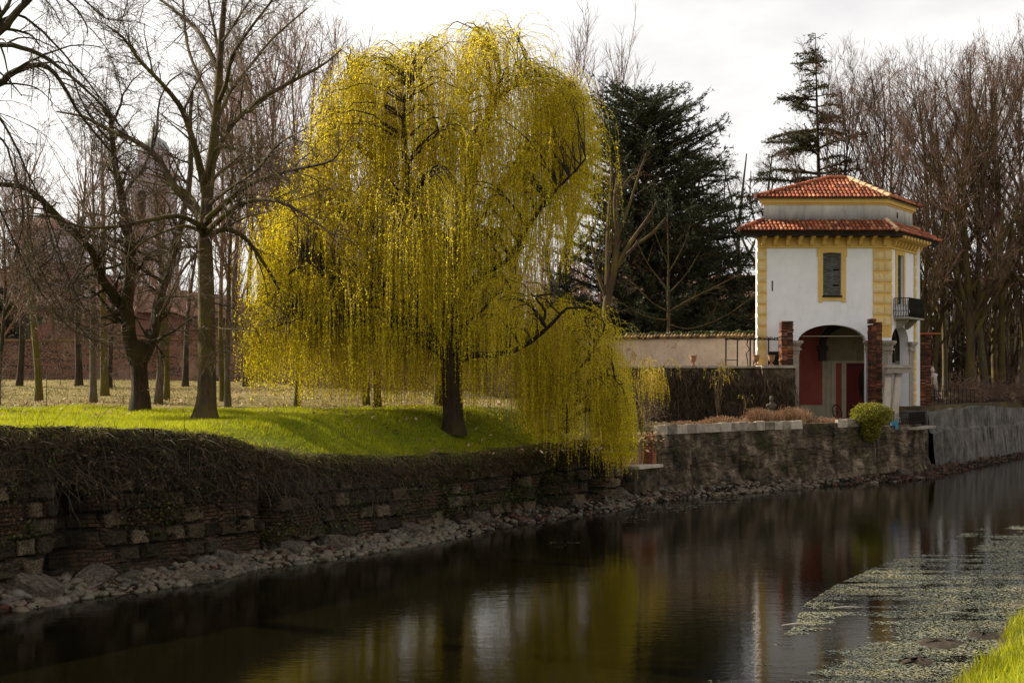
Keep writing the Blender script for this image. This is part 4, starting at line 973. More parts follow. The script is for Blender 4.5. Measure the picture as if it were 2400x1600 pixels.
# ================================================================== far buildings
bb = thing('brick_barn', (-30, 100, 3), 'long dull brick building with a brown tiled roof behind the park wall', 'building')
p, q = np.array([-44.0, 78.5]), np.array([-23.6, 127.0]); p = np.array([-37.8, 93.0])
ux = nrm(q-p); nn = np.array([ux[1], -ux[0]]); L = np.linalg.norm(q-p)
p = p-ux*22; L += 22; bw = 9
g = Geo(); c = p+ux*L/2-nn*bw/2; g.box((c[0], c[1], 6.3), (L, bw, 7.0), ux=(*ux, 0))
for t, pk in ((0, 0), (L, 0)):
    e = p+ux*t; g.add([(e[0], e[1], 9.8), (*(e-nn*bw), 9.8), (*(e-nn*bw/2), 12.2)], np.array([[0, 1, 2]]))
g.build('wall', M_BRICKD, bb)
g = Geo(); o_ = .5
for s in (0, 1):
    e0 = p-ux*o_+nn*o_ if s == 0 else p-ux*o_-nn*(bw+o_); e1 = e0+ux*(L+2*o_); r0_ = p-ux*o_-nn*bw/2; r1_ = r0_+ux*(L+2*o_)
    nu_ = int(L/.3); 
    us_ = np.linspace(0, 1, nu_*2); vs2 = np.linspace(0, 1, 12); A, B = np.meshgrid(us_, vs2, indexing='ij')
    XY = (e0[None, None]*(1-A[..., None])+e1*A[..., None])*(1-B[..., None])+(r0_*(1-A[..., None])+r1_*A[..., None])*B[..., None]
    Z = 9.65+(12.35-9.65)*B+(np.arange(len(us_)) % 2)[:, None]*.09+(fbm(A*20, B*3, 5)-.5)*.15
    V = np.concatenate([XY, Z[..., None]], -1).reshape(-1, 3); i = np.arange(len(us_)-1)[:, None]*12+np.arange(11)[None]
    g.add(V, np.stack([i, i+12, i+13, i+1], -1).reshape(-1, 4), np.repeat(_h(np.arange(len(us_))//2, 0, 2), 12))
g.build('roof', M_TILEF, bb)
for k in range(9):
    t = L-4-k*7.5; e = p+ux*t+nn*.03; g = Geo(); g.box((e[0], e[1], 7.4), (1.3, .12, 1.9), ux=(*ux, 0)); wn = g.build('window', M_DARK, bb)
    g = Geo(); g.box((e[0]+nn[0]*.06, e[1]+nn[1]*.06, 6.38), (1.6, .16, .12), ux=(*ux, 0)); g.build('sill', M_FARST, wn)
g = Geo(); e = p+ux*(L-3)-nn*2.5; g.box((e[0], e[1], 11.6), (.7, .7, 1.6), rz=.3); g.build('chimney', M_BRICKD, bb)
ch = thing('domed_church', (-38, 108, 3), 'round pink church drum with a low cone roof behind the bare trees', 'church')
cc = np.array([(118-1200)/F*108, 108.0])
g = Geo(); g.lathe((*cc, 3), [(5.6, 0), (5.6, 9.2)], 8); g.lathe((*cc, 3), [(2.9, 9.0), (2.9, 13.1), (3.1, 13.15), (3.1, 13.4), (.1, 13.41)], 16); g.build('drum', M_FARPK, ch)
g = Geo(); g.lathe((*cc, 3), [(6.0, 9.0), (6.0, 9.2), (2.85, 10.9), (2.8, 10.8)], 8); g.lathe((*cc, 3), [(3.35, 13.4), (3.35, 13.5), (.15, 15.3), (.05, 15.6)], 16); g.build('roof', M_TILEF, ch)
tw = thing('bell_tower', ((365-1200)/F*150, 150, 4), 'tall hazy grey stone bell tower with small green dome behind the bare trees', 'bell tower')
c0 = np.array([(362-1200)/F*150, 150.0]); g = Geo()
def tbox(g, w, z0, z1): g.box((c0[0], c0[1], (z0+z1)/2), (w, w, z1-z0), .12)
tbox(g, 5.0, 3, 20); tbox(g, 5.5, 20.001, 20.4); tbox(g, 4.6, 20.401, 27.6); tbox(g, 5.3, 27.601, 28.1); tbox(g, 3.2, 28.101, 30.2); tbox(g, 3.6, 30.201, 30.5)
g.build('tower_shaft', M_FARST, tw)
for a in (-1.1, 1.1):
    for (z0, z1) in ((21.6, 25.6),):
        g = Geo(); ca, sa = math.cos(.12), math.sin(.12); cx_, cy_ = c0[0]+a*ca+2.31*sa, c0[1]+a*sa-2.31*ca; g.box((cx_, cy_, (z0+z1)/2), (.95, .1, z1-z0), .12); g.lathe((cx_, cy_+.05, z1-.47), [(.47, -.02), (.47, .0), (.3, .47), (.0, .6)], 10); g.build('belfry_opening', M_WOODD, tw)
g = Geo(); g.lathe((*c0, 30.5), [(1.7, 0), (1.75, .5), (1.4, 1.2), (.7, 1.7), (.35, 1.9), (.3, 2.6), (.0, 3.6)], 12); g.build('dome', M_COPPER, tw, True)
dh = thing('dark_farmhouse', (22, 92, 4), 'low dark building with brown roof behind the evergreens', 'building')
g = Geo(); x0, x1 = (1480-1200)/F*92, (1850-1200)/F*92; wbox(x0, x1, 92, 99, 3, 9.6, g); g.build('wall', M_BRICKD, dh)
g = Geo(); prism(g, [(.7, 9.5), (.7, 9.65), (-3.5, 11.9), (-7.7, 9.65), (-7.7, 9.5)], np.array([x0-.5, 92, 0]), FX, FN, x1-x0+1); g.build('roof', M_TILEF, dh)
for k in range(4): g = Geo(); xk = x0+1.5+k*2.6; wbox(xk, xk+1, 91.93, 91.99, 6.6, 8.4, g); g.build('window', M_DARK, dh)
# ================================================================== trees
def mk_tree(name, base, label, cat='tree', group=None): return thing(name, base, label, cat, group)
def add_br(g, Pn, R, S, rng=None):
    V, Q = tubes(Pn, R, S); B, N = R.shape
    r = (rng or np.random.default_rng(1)).uniform(0, 1, B); g.add(V, Q, np.repeat(r, N*S))
def stack(limbs, N=14):
    return np.array([l[0] for l in limbs]), np.array([l[1] for l in limbs])
def flare(base, pts, r, g, n=14, amp=.35, h=.35):
    """trunk tube with root flare"""
    pts = np.asarray(pts, float); r = np.asarray(r, float).copy()
    z = pts[:, 2]-base[2]; r = r*(1+amp*np.exp(-np.maximum(z, 0)/h))
    V, Q = tubes(pts[None], r[None], n); V = V.reshape(len(pts), n, 3)
    c = pts[:, None]; a = np.arange(n)*2*np.pi/n; lob = 1+.10*np.sin(a*3+1)[None]*np.exp(-np.maximum(z, 0)/h)[:, None]*1.6+.05*np.sin(a*5+z[:, None]*.7)
    V = c+(V-c)*lob[..., None]; g.add(V.reshape(-1, 3), Q, .5)

# ---- big lime tree in front (left)
rng = np.random.default_rng(101)
b = hit(484, 983); D = b[1]
lt = mk_tree('lime_tree', b, 'large bare lime tree with a straight trunk and arching boughs on the green lawn')
tp = [(484, 990), (484, 965), (486, 900), (484, 750), (482, 640), (480, 560), (484, 480), (492, 400), (503, 320), (510, 230), (517, 120), (526, 0), (535, -120), (545, -260)]
Q_, r_ = limb_px(tp, D, D, 46, 6, 30)
s = np.linspace(0, 1, 30); r_ = np.interp(s, [0, .15, .35, .5, .7, 1], [24, 21, 17, 13, 9, 3])*D/F
g = Geo(); flare(b, Q_, r_, g, 18, .5, .3); g.build('trunk', M_BARK, lt, True)
LM = [
 ([(478, 520), (456, 491), (403, 430), (368, 368), (316, 330), (256, 305), (196, 274), (133, 262)], 19, 3, 1.5),
 ([(484, 470), (470, 396), (453, 333), (428, 260), (389, 207), (326, 140), (290, 90), (250, 60)], 17, 3, -1.5),
 ([(510, 160), (474, 88), (446, 56), (386, 7), (330, -30)], 11, 3, 1.5),
 ([(484, 520), (495, 505), (579, 435), (640, 410), (700, 395), (772, 379), (800, 350)], 15, 3, -2),
 ([(494, 400), (515, 340), (547, 288), (614, 231), (702, 182), (760, 150), (800, 116)], 14, 3, 2),
 ([(512, 240), (530, 196), (544, 133), (579, 77), (631, 10), (660, -40)], 10, 3, -1.5),
 ([(484, 545), (502, 526), (561, 480), (614, 468), (667, 477), (737, 519), (782, 550), (830, 566)], 13, 2, -2.5),
 ([(484, 560), (502, 546), (531, 537), (574, 557), (611, 606), (640, 652), (662, 700), (684, 760)], 13, 2, 1),
 ([(480, 540), (459, 523), (413, 506), (330, 520), (275, 531), (200, 533), (140, 515)], 13, 3, -2),
 ([(480, 560), (465, 540), (430, 530), (373, 548), (330, 570), (290, 610)], 9, 2, -1),
 ([(482, 585), (465, 589), (447, 609), (416, 652), (396, 695), (372, 740)], 7, 2, -2),
 ([(484, 450), (505, 351), (560, 352), (620, 380), (660, 420), (700, 470)], 8, 2, -3),
 ([(486, 440), (520, 400), (580, 372), (640, 368), (700, 388)], 8, 2, 3),
 ([(507, 280), (470, 190), (440, 110), (430, 20), (425, -60)], 8, 3, 3),
 ([(507, 290), (540, 215), (590, 150), (640, 90), (720, 20)], 8, 3, 2.5),
 ([(484, 760), (470, 772), (440, 776), (400, 772)], 5, 2, -1), ([(486, 758), (520, 770), (560, 772), (600, 776)], 4, 2, -1),
 ([(484, 530), (455, 470), (420, 440), (360, 430), (300, 420), (240, 440)], 8, 3, 2.5),
 ([(488, 480), (540, 440), (600, 400), (650, 340), (720, 300)], 8, 3, -4),
 ([(515, 150), (505, 80), (490, 10), (480, -60)], 7, 3, 1), ([(520, 100), (560, 40), (600, -20)], 6, 3, -2)]
L = [limb_px(p, D, D+dd*2, w0*1.22, w1*1.2, 16) for p, w0, w1, dd in LM]; LP, LR = stack(L)
g = Geo(); add_br(g, LP, LR, 8, rng)
s1, r1 = spawn(rng, LP, LR, 150, (.2, 1), (25, 65), (1.0, 2.6), 8, .04, -.05, .12, .5, .009); add_br(g, s1, r1, 5, rng)
s2, r2 = spawn(rng, np.concatenate([s1]), r1, 900, (.15, 1), (25, 70), (.5, 1.5), 6, .03, -.02, .14, .55, .006); add_br(g, s2, r2, 4, rng)
s2b, r2b = spawn(rng, LP, LR, 600, (.2, 1), (30, 80), (.3, 1.2), 6, .05, 0, .14, .3, .006); add_br(g, s2b, r2b, 4, rng)
g.build('boughs', M_BARK, lt)
g = Geo(); s3, r3 = spawn(rng, s2, r2, 5200, (.1, 1), (25, 75), (.2, .7), 4, .02, 0, .16, .6, .0045); add_br(g, s3, r3, 3, rng)
s3, r3 = spawn(rng, s2b, r2b, 2400, (.1, 1), (25, 75), (.2, .6), 4, .02, 0, .16, .6, .0045); add_br(g, s3, r3, 3, rng)
g.build('twigs', M_TWIG, lt)

# ---- forked old tree
rng = np.random.default_rng(102)
b = hit(330, 967); D = b[1]
ft = mk_tree('forked_tree', b, 'dark forked old tree with twisted boughs on the lawn left of the lime')
Q_, r_ = limb_px([(331, 975), (330, 930), (327, 880), (324, 836), (322, 800)], D, D, 42, 36, 10); r_[:3] *= 1.1
g = Geo(); flare(b, Q_, r_, g, 14, .3, .25); g.build('trunk', M_BARKD, ft, True)
LM = [
 ([(318, 850), (304, 800), (298, 753), (292, 710), (298, 660), (300, 600), (292, 540), (281, 491), (267, 421), (254, 350), (256, 285), (239, 246)], 38, 9, -1),
 ([(332, 850), (353, 812), (370, 767), (376, 705), (392, 660), (408, 609), (426, 552), (440, 500), (452, 450), (458, 380), (456, 300), (462, 220)], 30, 8, 2),
 ([(296, 720), (267, 687), (240, 640), (230, 605), (200, 566), (150, 515), (100, 462), (60, 432), (20, 424), (-20, 430)], 24, 10, -3),
 ([(285, 500), (310, 440), (345, 400), (375, 330), (380, 260), (400, 200), (440, 170)], 9, 3, 2),
 ([(256, 300), (280, 240), (300, 190), (340, 150)], 7, 2, -1), ([(255, 330), (220, 280), (190, 240), (160, 170), (120, 130)], 7, 2, -2),
 ([(355, 800), (380, 790), (420, 770), (455, 740)], 10, 3, -1), ([(270, 690), (240, 640), (200, 655), (150, 690), (110, 740)], 10, 3, 2),
 ([(376, 700), (420, 690), (470, 700), (540, 710), (600, 760)], 6, 2, -2), ([(298, 640), (250, 600), (200, 600), (140, 580), (80, 600)], 8, 2, 2),
 ([(300, 600), (340, 560), (400, 540), (450, 560)], 6, 2, -2), ([(230, 605), (190, 640), (170, 700), (160, 760)], 6, 2, -2),
 ([(100, 462), (120, 560), (160, 650), (200, 720), (270, 800)], 7, 2, -2), ([(60, 432), (70, 520), (100, 620), (170, 730), (250, 790)], 6, 2, -1.5), ([(150, 515), (130, 600), (90, 640), (50, 660)], 5, 2, -1)]
L = [limb_px(p, D, D+dd*1.6, w0, w1, 16) for p, w0, w1, dd in LM]; LP, LR = stack(L)
LP = LP+np.cumsum(rng.normal(0, .02, LP.shape), 1)
g = Geo(); add_br(g, LP, LR, 8, rng)
s1, r1 = spawn(rng, LP, LR, 330, (.12, 1), (30, 80), (.7, 2.4), 8, .03, -.14, .2, .4, .008); add_br(g, s1, r1, 5, rng)
s2, r2 = spawn(rng, s1, r1, 1700, (.1, 1), (30, 80), (.4, 1.3), 6, 0, -.05, .22, .55, .006); add_br(g, s2, r2, 4, rng)
g.build('boughs', M_BARKD, ft)
g = Geo(); s3, r3 = spawn(rng, s2, r2, 11000, (.05, 1), (25, 85), (.15, .55), 4, 0, 0, .22, .6, .0045); add_br(g, s3, r3, 3, rng)
g.build('twigs', M_TWIG, ft)

# ---- tree off the left edge whose boughs reach in
rng = np.random.default_rng(103)
D = 27.5; bx_ = (-230-1200)/F*D; b = np.array([bx_, D, 3.3])
et = mk_tree('overhanging_tree', b, 'tree outside the left edge with long bare boughs drooping into the picture')
g = Geo(); Q_, r_ = limb_px([(-230, 1010), (-228, 800), (-220, 600), (-215, 400), (-200, 200), (-190, 0), (-180, -200)], D, D, 70, 26, 16); flare(b, Q_, r_, g, 14, .4, .3); g.build('trunk', M_BARK, et, True)
LM = [
 ([(-200, 260), (-100, 140), (0, 65), (30, 30), (62, -5), (100, -60)], 26, 12, .5),
 ([(-215, 400), (-100, 250), (0, 192), (25, 172), (80, 152), (115, 165), (145, 200), (180, 260), (230, 320), (300, 400)], 22, 3, 1),
 ([(-190, 180), (-80, 110), (0, 103), (50, 112), (100, 135), (140, 165), (190, 205), (240, 255), (300, 330)], 16, 3, -1),
 ([(-200, 250), (-60, 120), (30, 30), (90, 60), (150, 120), (220, 200), (290, 300)], 10, 2, 1.5),
 ([(-60, 160), (0, 40), (25, -10), (50, -60)], 14, 5, .5),
 ([(-200, 300), (-60, 240), (0, 290), (50, 380), (100, 480), (150, 620), (200, 730)], 8, 2, 1),
 ([(-150, 60), (0, -40), (100, -30), (170, 20), (200, 60), (206, 90)], 8, 2, 0),
 ([(-150, 400), (-40, 430), (30, 560), (90, 680), (160, 760), (260, 810)], 7, 2, 1.5), ([(-100, 300), (0, 320), (40, 400), (60, 500), (40, 600)], 7, 2, 0),
 ([(-100, -20), (60, -60), (160, -30), (240, 40), (300, 50)], 7, 2, -1), ([(80, 152), (110, 175), (115, 220), (113, 240)], 4, 1.5, 0)]
L = [limb_px(p, D, D+dd*1.5, w0, w1, 18) for p, w0, w1, dd in LM]; LP, LR = stack(L); LP = LP+np.cumsum(rng.normal(0, .012, LP.shape), 1)
g = Geo(); add_br(g, LP, LR, 8, rng)
s1, r1 = spawn(rng, LP, LR, 130, (.2, 1), (20, 55), (1.0, 2.6), 10, -.06, -.18, .10, .4, .006); add_br(g, s1, r1, 5, rng)
s2, r2 = spawn(rng, s1, r1, 420, (.1, 1), (25, 60), (.4, 1.3), 6, 0, -.1, .12, .55, .005); add_br(g, s2, r2, 4, rng); g.build('boughs', M_BARKD, et)
g = Geo(); s3, r3 = spawn(rng, s2, r2, 2200, (.05, 1), (25, 75), (.12, .45), 4, 0, 0, .18, .6, .004); add_br(g, s3, r3, 3, rng); g.build('twigs', M_TWIG, et)

# ---- rows of park trees
def park_tree(px, py, w, toppx, toppy, label, seed, bark, lean=0, spread=1.0, fork=None, twf=1.0, up=.05):
    rng = np.random.default_rng(seed); b = hit(px, py); D = b[1]; m = D/F
    t = mk_tree('park_tree', b, label, 'tree', 'bare trees standing in rows in the park')
    Ht = (py-toppy)*m; n = 16; s = np.linspace(0, 1, n)
    tx = b[0]+(toppx-px)*m*s**1.2+np.sin(s*6+seed)*.12*Ht*.06; pts = np.stack([tx, b[1]+np.sin(s*5+seed*2)*.2, b[2]-.15+s*Ht], -1)
    r = w*.5*m*np.interp(s, [0, .3, .6, 1], [1, .78, .5, .08])
    g = Geo(); flare(b, pts, r, g, 10, .35, .25); g.build('trunk', bark, t, True)
    g = Geo(); TP, TR = pts[None], r[None]
    a, ra = spawn(rng, TP, TR, int(16), (.33, .95), (18, 45), (Ht*.22*spread, Ht*.42*spread), 9, .10, .10, .07, .55, .02, taper=.45); add_br(g, a, ra, 5, rng)
    c, rc = spawn(rng, a, ra, int(110*twf), (.15, 1), (20, 50), (.8, 2.4), 6, .08, .06, .1, .55, .009); add_br(g, c, rc, 4, rng)
    d_, rd = spawn(rng, c, rc, int(620*twf), (.1, 1), (20, 55), (.4, 1.3), 4, .05, .03, .12, .6, .007); add_br(g, d_, rd, 3, rng)
    g.build('crown', M_TWIGR, t); return t
PT = [
 (2, 948, 12, 10, 420, 'dark slim trunk cut by the left edge of the photo', M_BARKD),
 (46, 905, 15, 40, 330, 'thin dark tree near the left edge against the park wall', M_BARKD),
 (84, 940, 18, 66, 300, 'mossy tree trunk leaning left near the left edge, second from it in the near row', M_BARKM),
 (184, 903, 17, 196, 280, 'dark tree with a flared base close to the park wall left of the forked tree', M_BARKD),
 (220, 944, 17, 214, 250, 'straight grey brown trunk in the near row just left of the forked tree', M_BARKG),
 (246, 928, 19, 238, 210, 'mossy yellowish trunk right behind the straight grey brown one', M_BARKM),
 (262, 908, 12, 268, 300, 'thinnest dark trunk by the park wall left of the forked tree', M_BARKD),
 (374, 946, 19, 372, 300, 'grey trunk between the forked tree and the big lime', M_BARKG),
 (384, 937, 14, 392, 330, 'mossy trunk half hidden behind the grey one between forked tree and lime', M_BARKM),
 (432, 905, 15, 470, 420, 'short dark leaning trunk by the park wall left of the big lime', M_BARKD),
 (522, 940, 14, 516, 260, 'mossy trunk touching its grey neighbour right of the big lime', M_BARKM),
 (534, 955, 15, 545, 190, 'grey trunk in the near row right of the big lime', M_BARKG),
 (581, 905, 13, 590, 150, 'dark tree by the park wall at the left edge of the willow curtain', M_BARKD),
 (701, 953, 15, 690, 110, 'trunk showing under the left part of the willow curtain', M_BARKG),
 (694, 944, 9, 640, 130, 'slender trunk half hidden behind its neighbour under the left willow curtain', M_BARKM),
 (853, 950, 18, 800, 140, 'mossy curved trunk under the middle of the willow curtain', M_BARKM),
 (882, 957, 20, 900, 170, 'grey trunk with a wide foot under the middle of the willow curtain', M_BARKG),
 (1035, 955, 26, 1010, 240, 'thick mossy trunk directly left of the willow trunk', M_BARKM),
 (1082, 967, 14, 1090, 260, 'slim grey trunk directly right of the willow trunk', M_BARKG)]
for i, (px, py, w, tx, ty, lb, bk) in enumerate(PT):
    park_tree(px, py, w, tx, ty+(60 if px < 480 else 0), lb, 200+i, bk, twf=1.1 if 500 < px < 900 else (.38 if px < 480 else .8))
for i, (px, ty, lb) in enumerate([(610, 160, 'tall grey bare tree behind the park wall just left of the willow'), (650, 130, 'tall bare tree with upswept boughs behind the left side of the willow'), (735, 95, 'tallest fine twigged bare tree rising at the top left of the willow'),
                                  (560, 300, 'bare tree with many upright stems right behind the big lime'), (1330, 150, 'fine twigged bare tree rising at the upper right of the willow'), (1450, 165, 'bare crown standing up above the dark cedar'), (800, 240, 'bare tree hidden behind the left half of the willow crown'), (900, 250, 'bare tree behind the willow crown left of its trunk'), (1000, 230, 'bare tree straight behind the willow trunk'), (1110, 250, 'bare tree behind the willow crown right of its trunk'), (1210, 240, 'bare tree behind the right half of the willow crown'), (300, 430, 'hazy bare tree far behind the forked tree'), (60, 420, 'hazy bare tree far behind near the left edge')]):
    rng = np.random.default_rng(260+i); D = 84.0; x = (px-1200)/F*D; b = np.array([x, D, g1(x, D)]); Ht = H-(ty-YH)/F*D-b[2]
    t = mk_tree('tall_tree', b, lb, 'tree', 'tall bare trees beyond the park wall'); n = 14; s = np.linspace(0, 1, n)
    pts = np.stack([x+.3*np.sin(s*5+i), D+0*s, b[2]+s*Ht], -1); r = .24*np.interp(s, [0, .4, 1], [1, .7, .06])
    g = Geo(); g.tube(pts, r, 8); g.build('trunk', M_BARKG, t, True); g = Geo()
    a, ra = spawn(rng, pts[None], r[None], 22, (.25, .9), (14, 34), (Ht*.25, Ht*.45), 10, .07, .07, .06, .6, .03); add_br(g, a, ra, 5, rng)
    c, rc = spawn(rng, a, ra, 200, (.1, 1), (12, 35), (1, 3.2), 6, .07, .05, .08, .6, .014); add_br(g, c, rc, 4, rng)
    d_, rd = spawn(rng, c, rc, 1300, (.1, 1), (14, 40), (.5, 1.6), 4, .05, .04, .1, .6, .010); add_br(g, d_, rd, 3, rng)
    g.build('crown', M_TWIGR, t)

# ---- weeping willow
rng = np.random.default_rng(7)
b = hit(1063, 1014); D = b[1]; m = D/F
wt = mk_tree('weeping_willow', b, 'large weeping willow with bright yellow green curtains and a dark trunk', 'tree')
cx0 = b[0]; zt0 = H-(930-YH)*m
def wp(px, py, dd=0.0): return P(px, py, D+dd)
g = Geo(); Q_, r_ = limb_px([(1065, 1020), (1063, 985), (1060, 930), (1058, 870), (1056, 830)], D, D, 46, 44, 12); flare(b, Q_, r_, g, 18, .35, .25)
g.build('trunk', M_BARKD, wt, True)
LIMB = [  # pixel paths with depth drift
 ([(1058, 850), (1064, 760), (1072, 660), (1080, 560), (1100, 450), (1130, 330), (1170, 230), (1180, 130), (1150, 80)], 30, 6, 1.0),
 ([(1052, 850), (1020, 800), (990, 740), (965, 640), (955, 520), (960, 400), (950, 280), (960, 200)], 26, 6, -1.0),
 ([(985, 720), (930, 690), (900, 680), (840, 665), (780, 640), (730, 620), (690, 640)], 15, 5, -1.6),
 ([(960, 560), (920, 470), (880, 380), (860, 280), (830, 190), (820, 150)], 14, 4, 1.8),
 ([(1076, 600), (1130, 500), (1190, 400), (1250, 320), (1310, 250), (1330, 230)], 15, 4, 1.2),
 ([(1070, 700), (1140, 640), (1200, 600), (1260, 500), (1330, 420), (1370, 380)], 14, 4, -1.5),
 ([(1060, 850), (1110, 830), (1170, 830), (1230, 810), (1280, 770), (1320, 730), (1370, 720)], 18, 5, -2.2),
 ([(1190, 830), (1240, 790), (1270, 740), (1250, 700), (1290, 690)], 9, 4, -1.6),
 ([(950, 560), (880, 540), (800, 500), (730, 460), (690, 430)], 10, 4, .8),
 ([(1090, 480), (1060, 380), (1020, 260), (1000, 180), (1010, 120)], 10, 4, 1.6),
 ([(900, 680), (840, 720), (790, 760), (720, 740), (650, 760)], 9, 4, -1.6),
 ([(1020, 800), (960, 760), (900, 740), (820, 760)], 8, 3, -1.4), ([(1064, 780), (1130, 740), (1180, 690), (1240, 700)], 8, 3, -1.4),
 ([(1160, 240), (1210, 190), (1230, 140), (1200, 90)], 7, 3, 1), ([(1100, 450), (1090, 330), (1100, 200), (1080, 110)], 9, 4, 2)]
L = []
for p, w0, w1, dd in LIMB:
    q, r = limb_px(p, D, D+dd*1.3, w0, w1, 16); q = q+np.cumsum(rng.normal(0, .025, q.shape), 0); L.append((q, r))
LP, LR = stack(L); g = Geo(); add_br(g, LP, LR, 9, rng)
# crown outline: pixel x -> top row and curtain bottom row
TX = [600, 640, 680, 720, 760, 800, 850, 900, 950, 1000, 1050, 1100, 1150, 1190, 1230, 1260, 1300, 1350, 1390, 1420, 1435]
TY = [700, 540, 450, 410, 270, 135, 115, 135, 120, 85, 70, 90, 80, 55, 110, 165, 150, 205, 280, 370, 470]
BX = [570, 620, 700, 800, 900, 1000, 1060, 1120, 1190, 1230, 1270, 1300, 1350, 1385, 1400, 1436]
BY = [890, 910, 930, 940, 950, 960, 945, 965, 940, 800, 650, 600, 610, 720, 690, 560]
def halton(i, b_):
    f, r = 1.0, 0.0
    while i > 0: f /= b_; r += f*(i % b_); i //= b_
    return r
TG = []; TC = []
for c_i in range(118):                      # clumps of arching shoots
    x = 600+775*halton(c_i+11, 2); top = np.interp(x, TX, TY); bot = np.interp(x, BX, BY); f = halton(c_i+11, 3)**1.5
    y = top+(bot-150-top)*f; hw = 3.5*math.sqrt(max(.05, 1-((x-1010)/440)**2)); dd = (2*halton(c_i+11, 5)-1)*hw*(.3+.7*min(1, (y-top)/260+.1)); tone = rng.uniform()
    for k in range(rng.integers(3, 15)):
        xx = x+rng.normal(0, 26); yy = max(y+rng.normal(0, 20)+abs(xx-x)*.35, np.interp(xx, TX, TY)+6)
        if 585 < xx < 1385: TG.append((xx, yy, dd+rng.normal(0, .4))); TC.append(tone)
for c_i in range(24):                      # low skirts, front and back
    x = 600+630*halton(c_i+5, 2); bot = np.interp(x, BX, BY); y = bot-130-260*halton(c_i+5, 3); dd = (1 if (c_i % 2 or x > 900) else -1)*rng.uniform(.6, 1.0)*3.3*math.sqrt(max(.08, 1-((x-1010)/430)**2)); tone = rng.uniform()
    for k in range(rng.integers(4, 10)): TG.append((x+rng.normal(0, 24), y+rng.normal(0, 18), dd+rng.normal(0, .35))); TC.append(tone)
for c_i in range(40):                      # back curtains
    x = 640+600*halton(c_i+5, 2); bot = np.interp(x, BX, BY); y = bot-110-320*halton(c_i+5, 3); dd = rng.uniform(.45, 1.0)*3.4*math.sqrt(max(.08, 1-((x-1010)/430)**2)); tone = rng.uniform()
    for k in range(rng.integers(4, 9)): TG.append((x+rng.normal(0, 24), y+rng.normal(0, 18), dd+rng.normal(0, .3))); TC.append(tone)
for k in range(70):                        # thin outer shoots that make the top ragged
    xx = rng.uniform(640, 1380); TG.append((xx, np.interp(xx, TX, TY)+rng.uniform(-22, 26), rng.normal(0, .8))); TC.append(.8)
TC = np.array(TC)
# arching sub-branches from nearest limb point to each target
LPf = LP.reshape(-1, 3); LRf = LR.reshape(-1)
SP = []; SR = []
for (x, y, dd) in TG:
    T = wp(x, y, dd); d2 = np.linalg.norm((LPf-T)*np.array([1, 1, 1.0]), axis=1)+np.where(LPf[:, 2] > T[2], 1.2, 0)+np.abs(LPf[:, 0]-cx0)*.12
    k = np.argmin(d2); S = LPf[k]; v = T-S; Lh = np.linalg.norm(v)
    c1 = S+v*.4+np.array([0, 0, .28*Lh+.1]); c2 = S+v*.8+np.array([0, 0, .25*Lh]); t = np.linspace(0, 1, 9)[:, None]
    q = (1-t)**3*S+3*(1-t)**2*t*c1+3*(1-t)*t*t*c2+t**3*T; q[1:-1] += rng.normal(0, .035, (7, 3)); SP.append(q)
    r0 = min(LRf[k]*.6, .012+.012*Lh); SR.append(np.linspace(r0, .006, 9))
SP = np.array(SP); SR = np.array(SR); add_br(g, SP, SR, 5, rng); g.build('boughs', M_BARKD, wt)
def strands(rng, SP, SR, K, t0, lmin, lmax, N=10, bottom=None, out=.6, pw=1.0, upb=.35):
    pos, tan, rad, tt, PL = pick(rng, SP, SR, K, t0, 1.0, pw)
    D0 = tan*out+rng.normal(0, .28, (K, 3))+np.array([0, 0, upb]); Ln = rng.uniform(lmin, lmax, K)**1.0
    px = 1200+pos[:, 0]/pos[:, 1]*F; pb = bottom(px)+rng.normal(0, 18, K)
    zb = H-(pb-YH)/F*pos[:, 1]; room = np.maximum(pos[:, 2]-zb, .25); Ln = np.minimum(Ln, room*1.02+.12)
    Pn = np.zeros((K, N, 3)); d = nrm(D0); Pn[:, 0] = pos; st = (Ln/(N-1))[:, None]
    for i in range(1, N):
        d = nrm(d+np.array([0, 0, -.62])+rng.normal(0, .06, (K, 3))) if i < 4 else nrm(d+np.array([0, 0, -1.4])+rng.normal(0, .07, (K, 3)))
        Pn[:, i] = Pn[:, i-1]+d*st
    return Pn, Ln
def leaves_on(rng, Pn, Ln, per_m, lsz, wsz, hang=.75, rnd_base=None):
    B, N, _ = Pn.shape; cnt = np.maximum(2, (Ln*per_m*rng.uniform(.7, 1.2, B)).astype(int)); bi = np.repeat(np.arange(B), cnt); K = len(bi)
    t = rng.uniform(0, 1, K)*(N-1); i = np.minimum(t.astype(int), N-2); f = (t-i)[:, None]
    C = Pn[bi, i]*(1-f)+Pn[bi, i+1]*f; tn = nrm(Pn[bi, i+1]-Pn[bi, i]); q = rng.normal(size=(K, 3)); q = nrm(q-tn*(q*tn).sum(1, keepdims=True))
    dr = nrm(tn*hang+q*.7); A = dr*rng.uniform(lsz*.5, lsz, K)[:, None]*.5; Bv = nrm(np.cross(dr, rng.normal(size=(K, 3))))*rng.uniform(wsz*.6, wsz, K)[:, None]*.5
    V, Q = diamonds(C+A*.9, A, Bv); rr = rng.uniform(0, 1, K)
    if rnd_base is not None: rr = np.clip(rr*.45+rnd_base[bi]*.6, 0, 1)
    return V, Q, np.repeat(rr, 4)
bot = lambda px: np.interp(px, BX, BY)
def strands_c(K):
    global _b
    st0 = rng.bit_generator.state
    St, Ln = strands(rng, SP, SR, K, .28, .7, 4.2, 10, bot, pw=0.0)
    rng2 = np.random.default_rng(); rng2.bit_generator.state = st0; _b = rng2.choice(len(SP), K, p=np.full(len(SP), 1.0/len(SP)))
    return St, Ln, TC[_b]
St, Ln, TB = strands_c(12000)
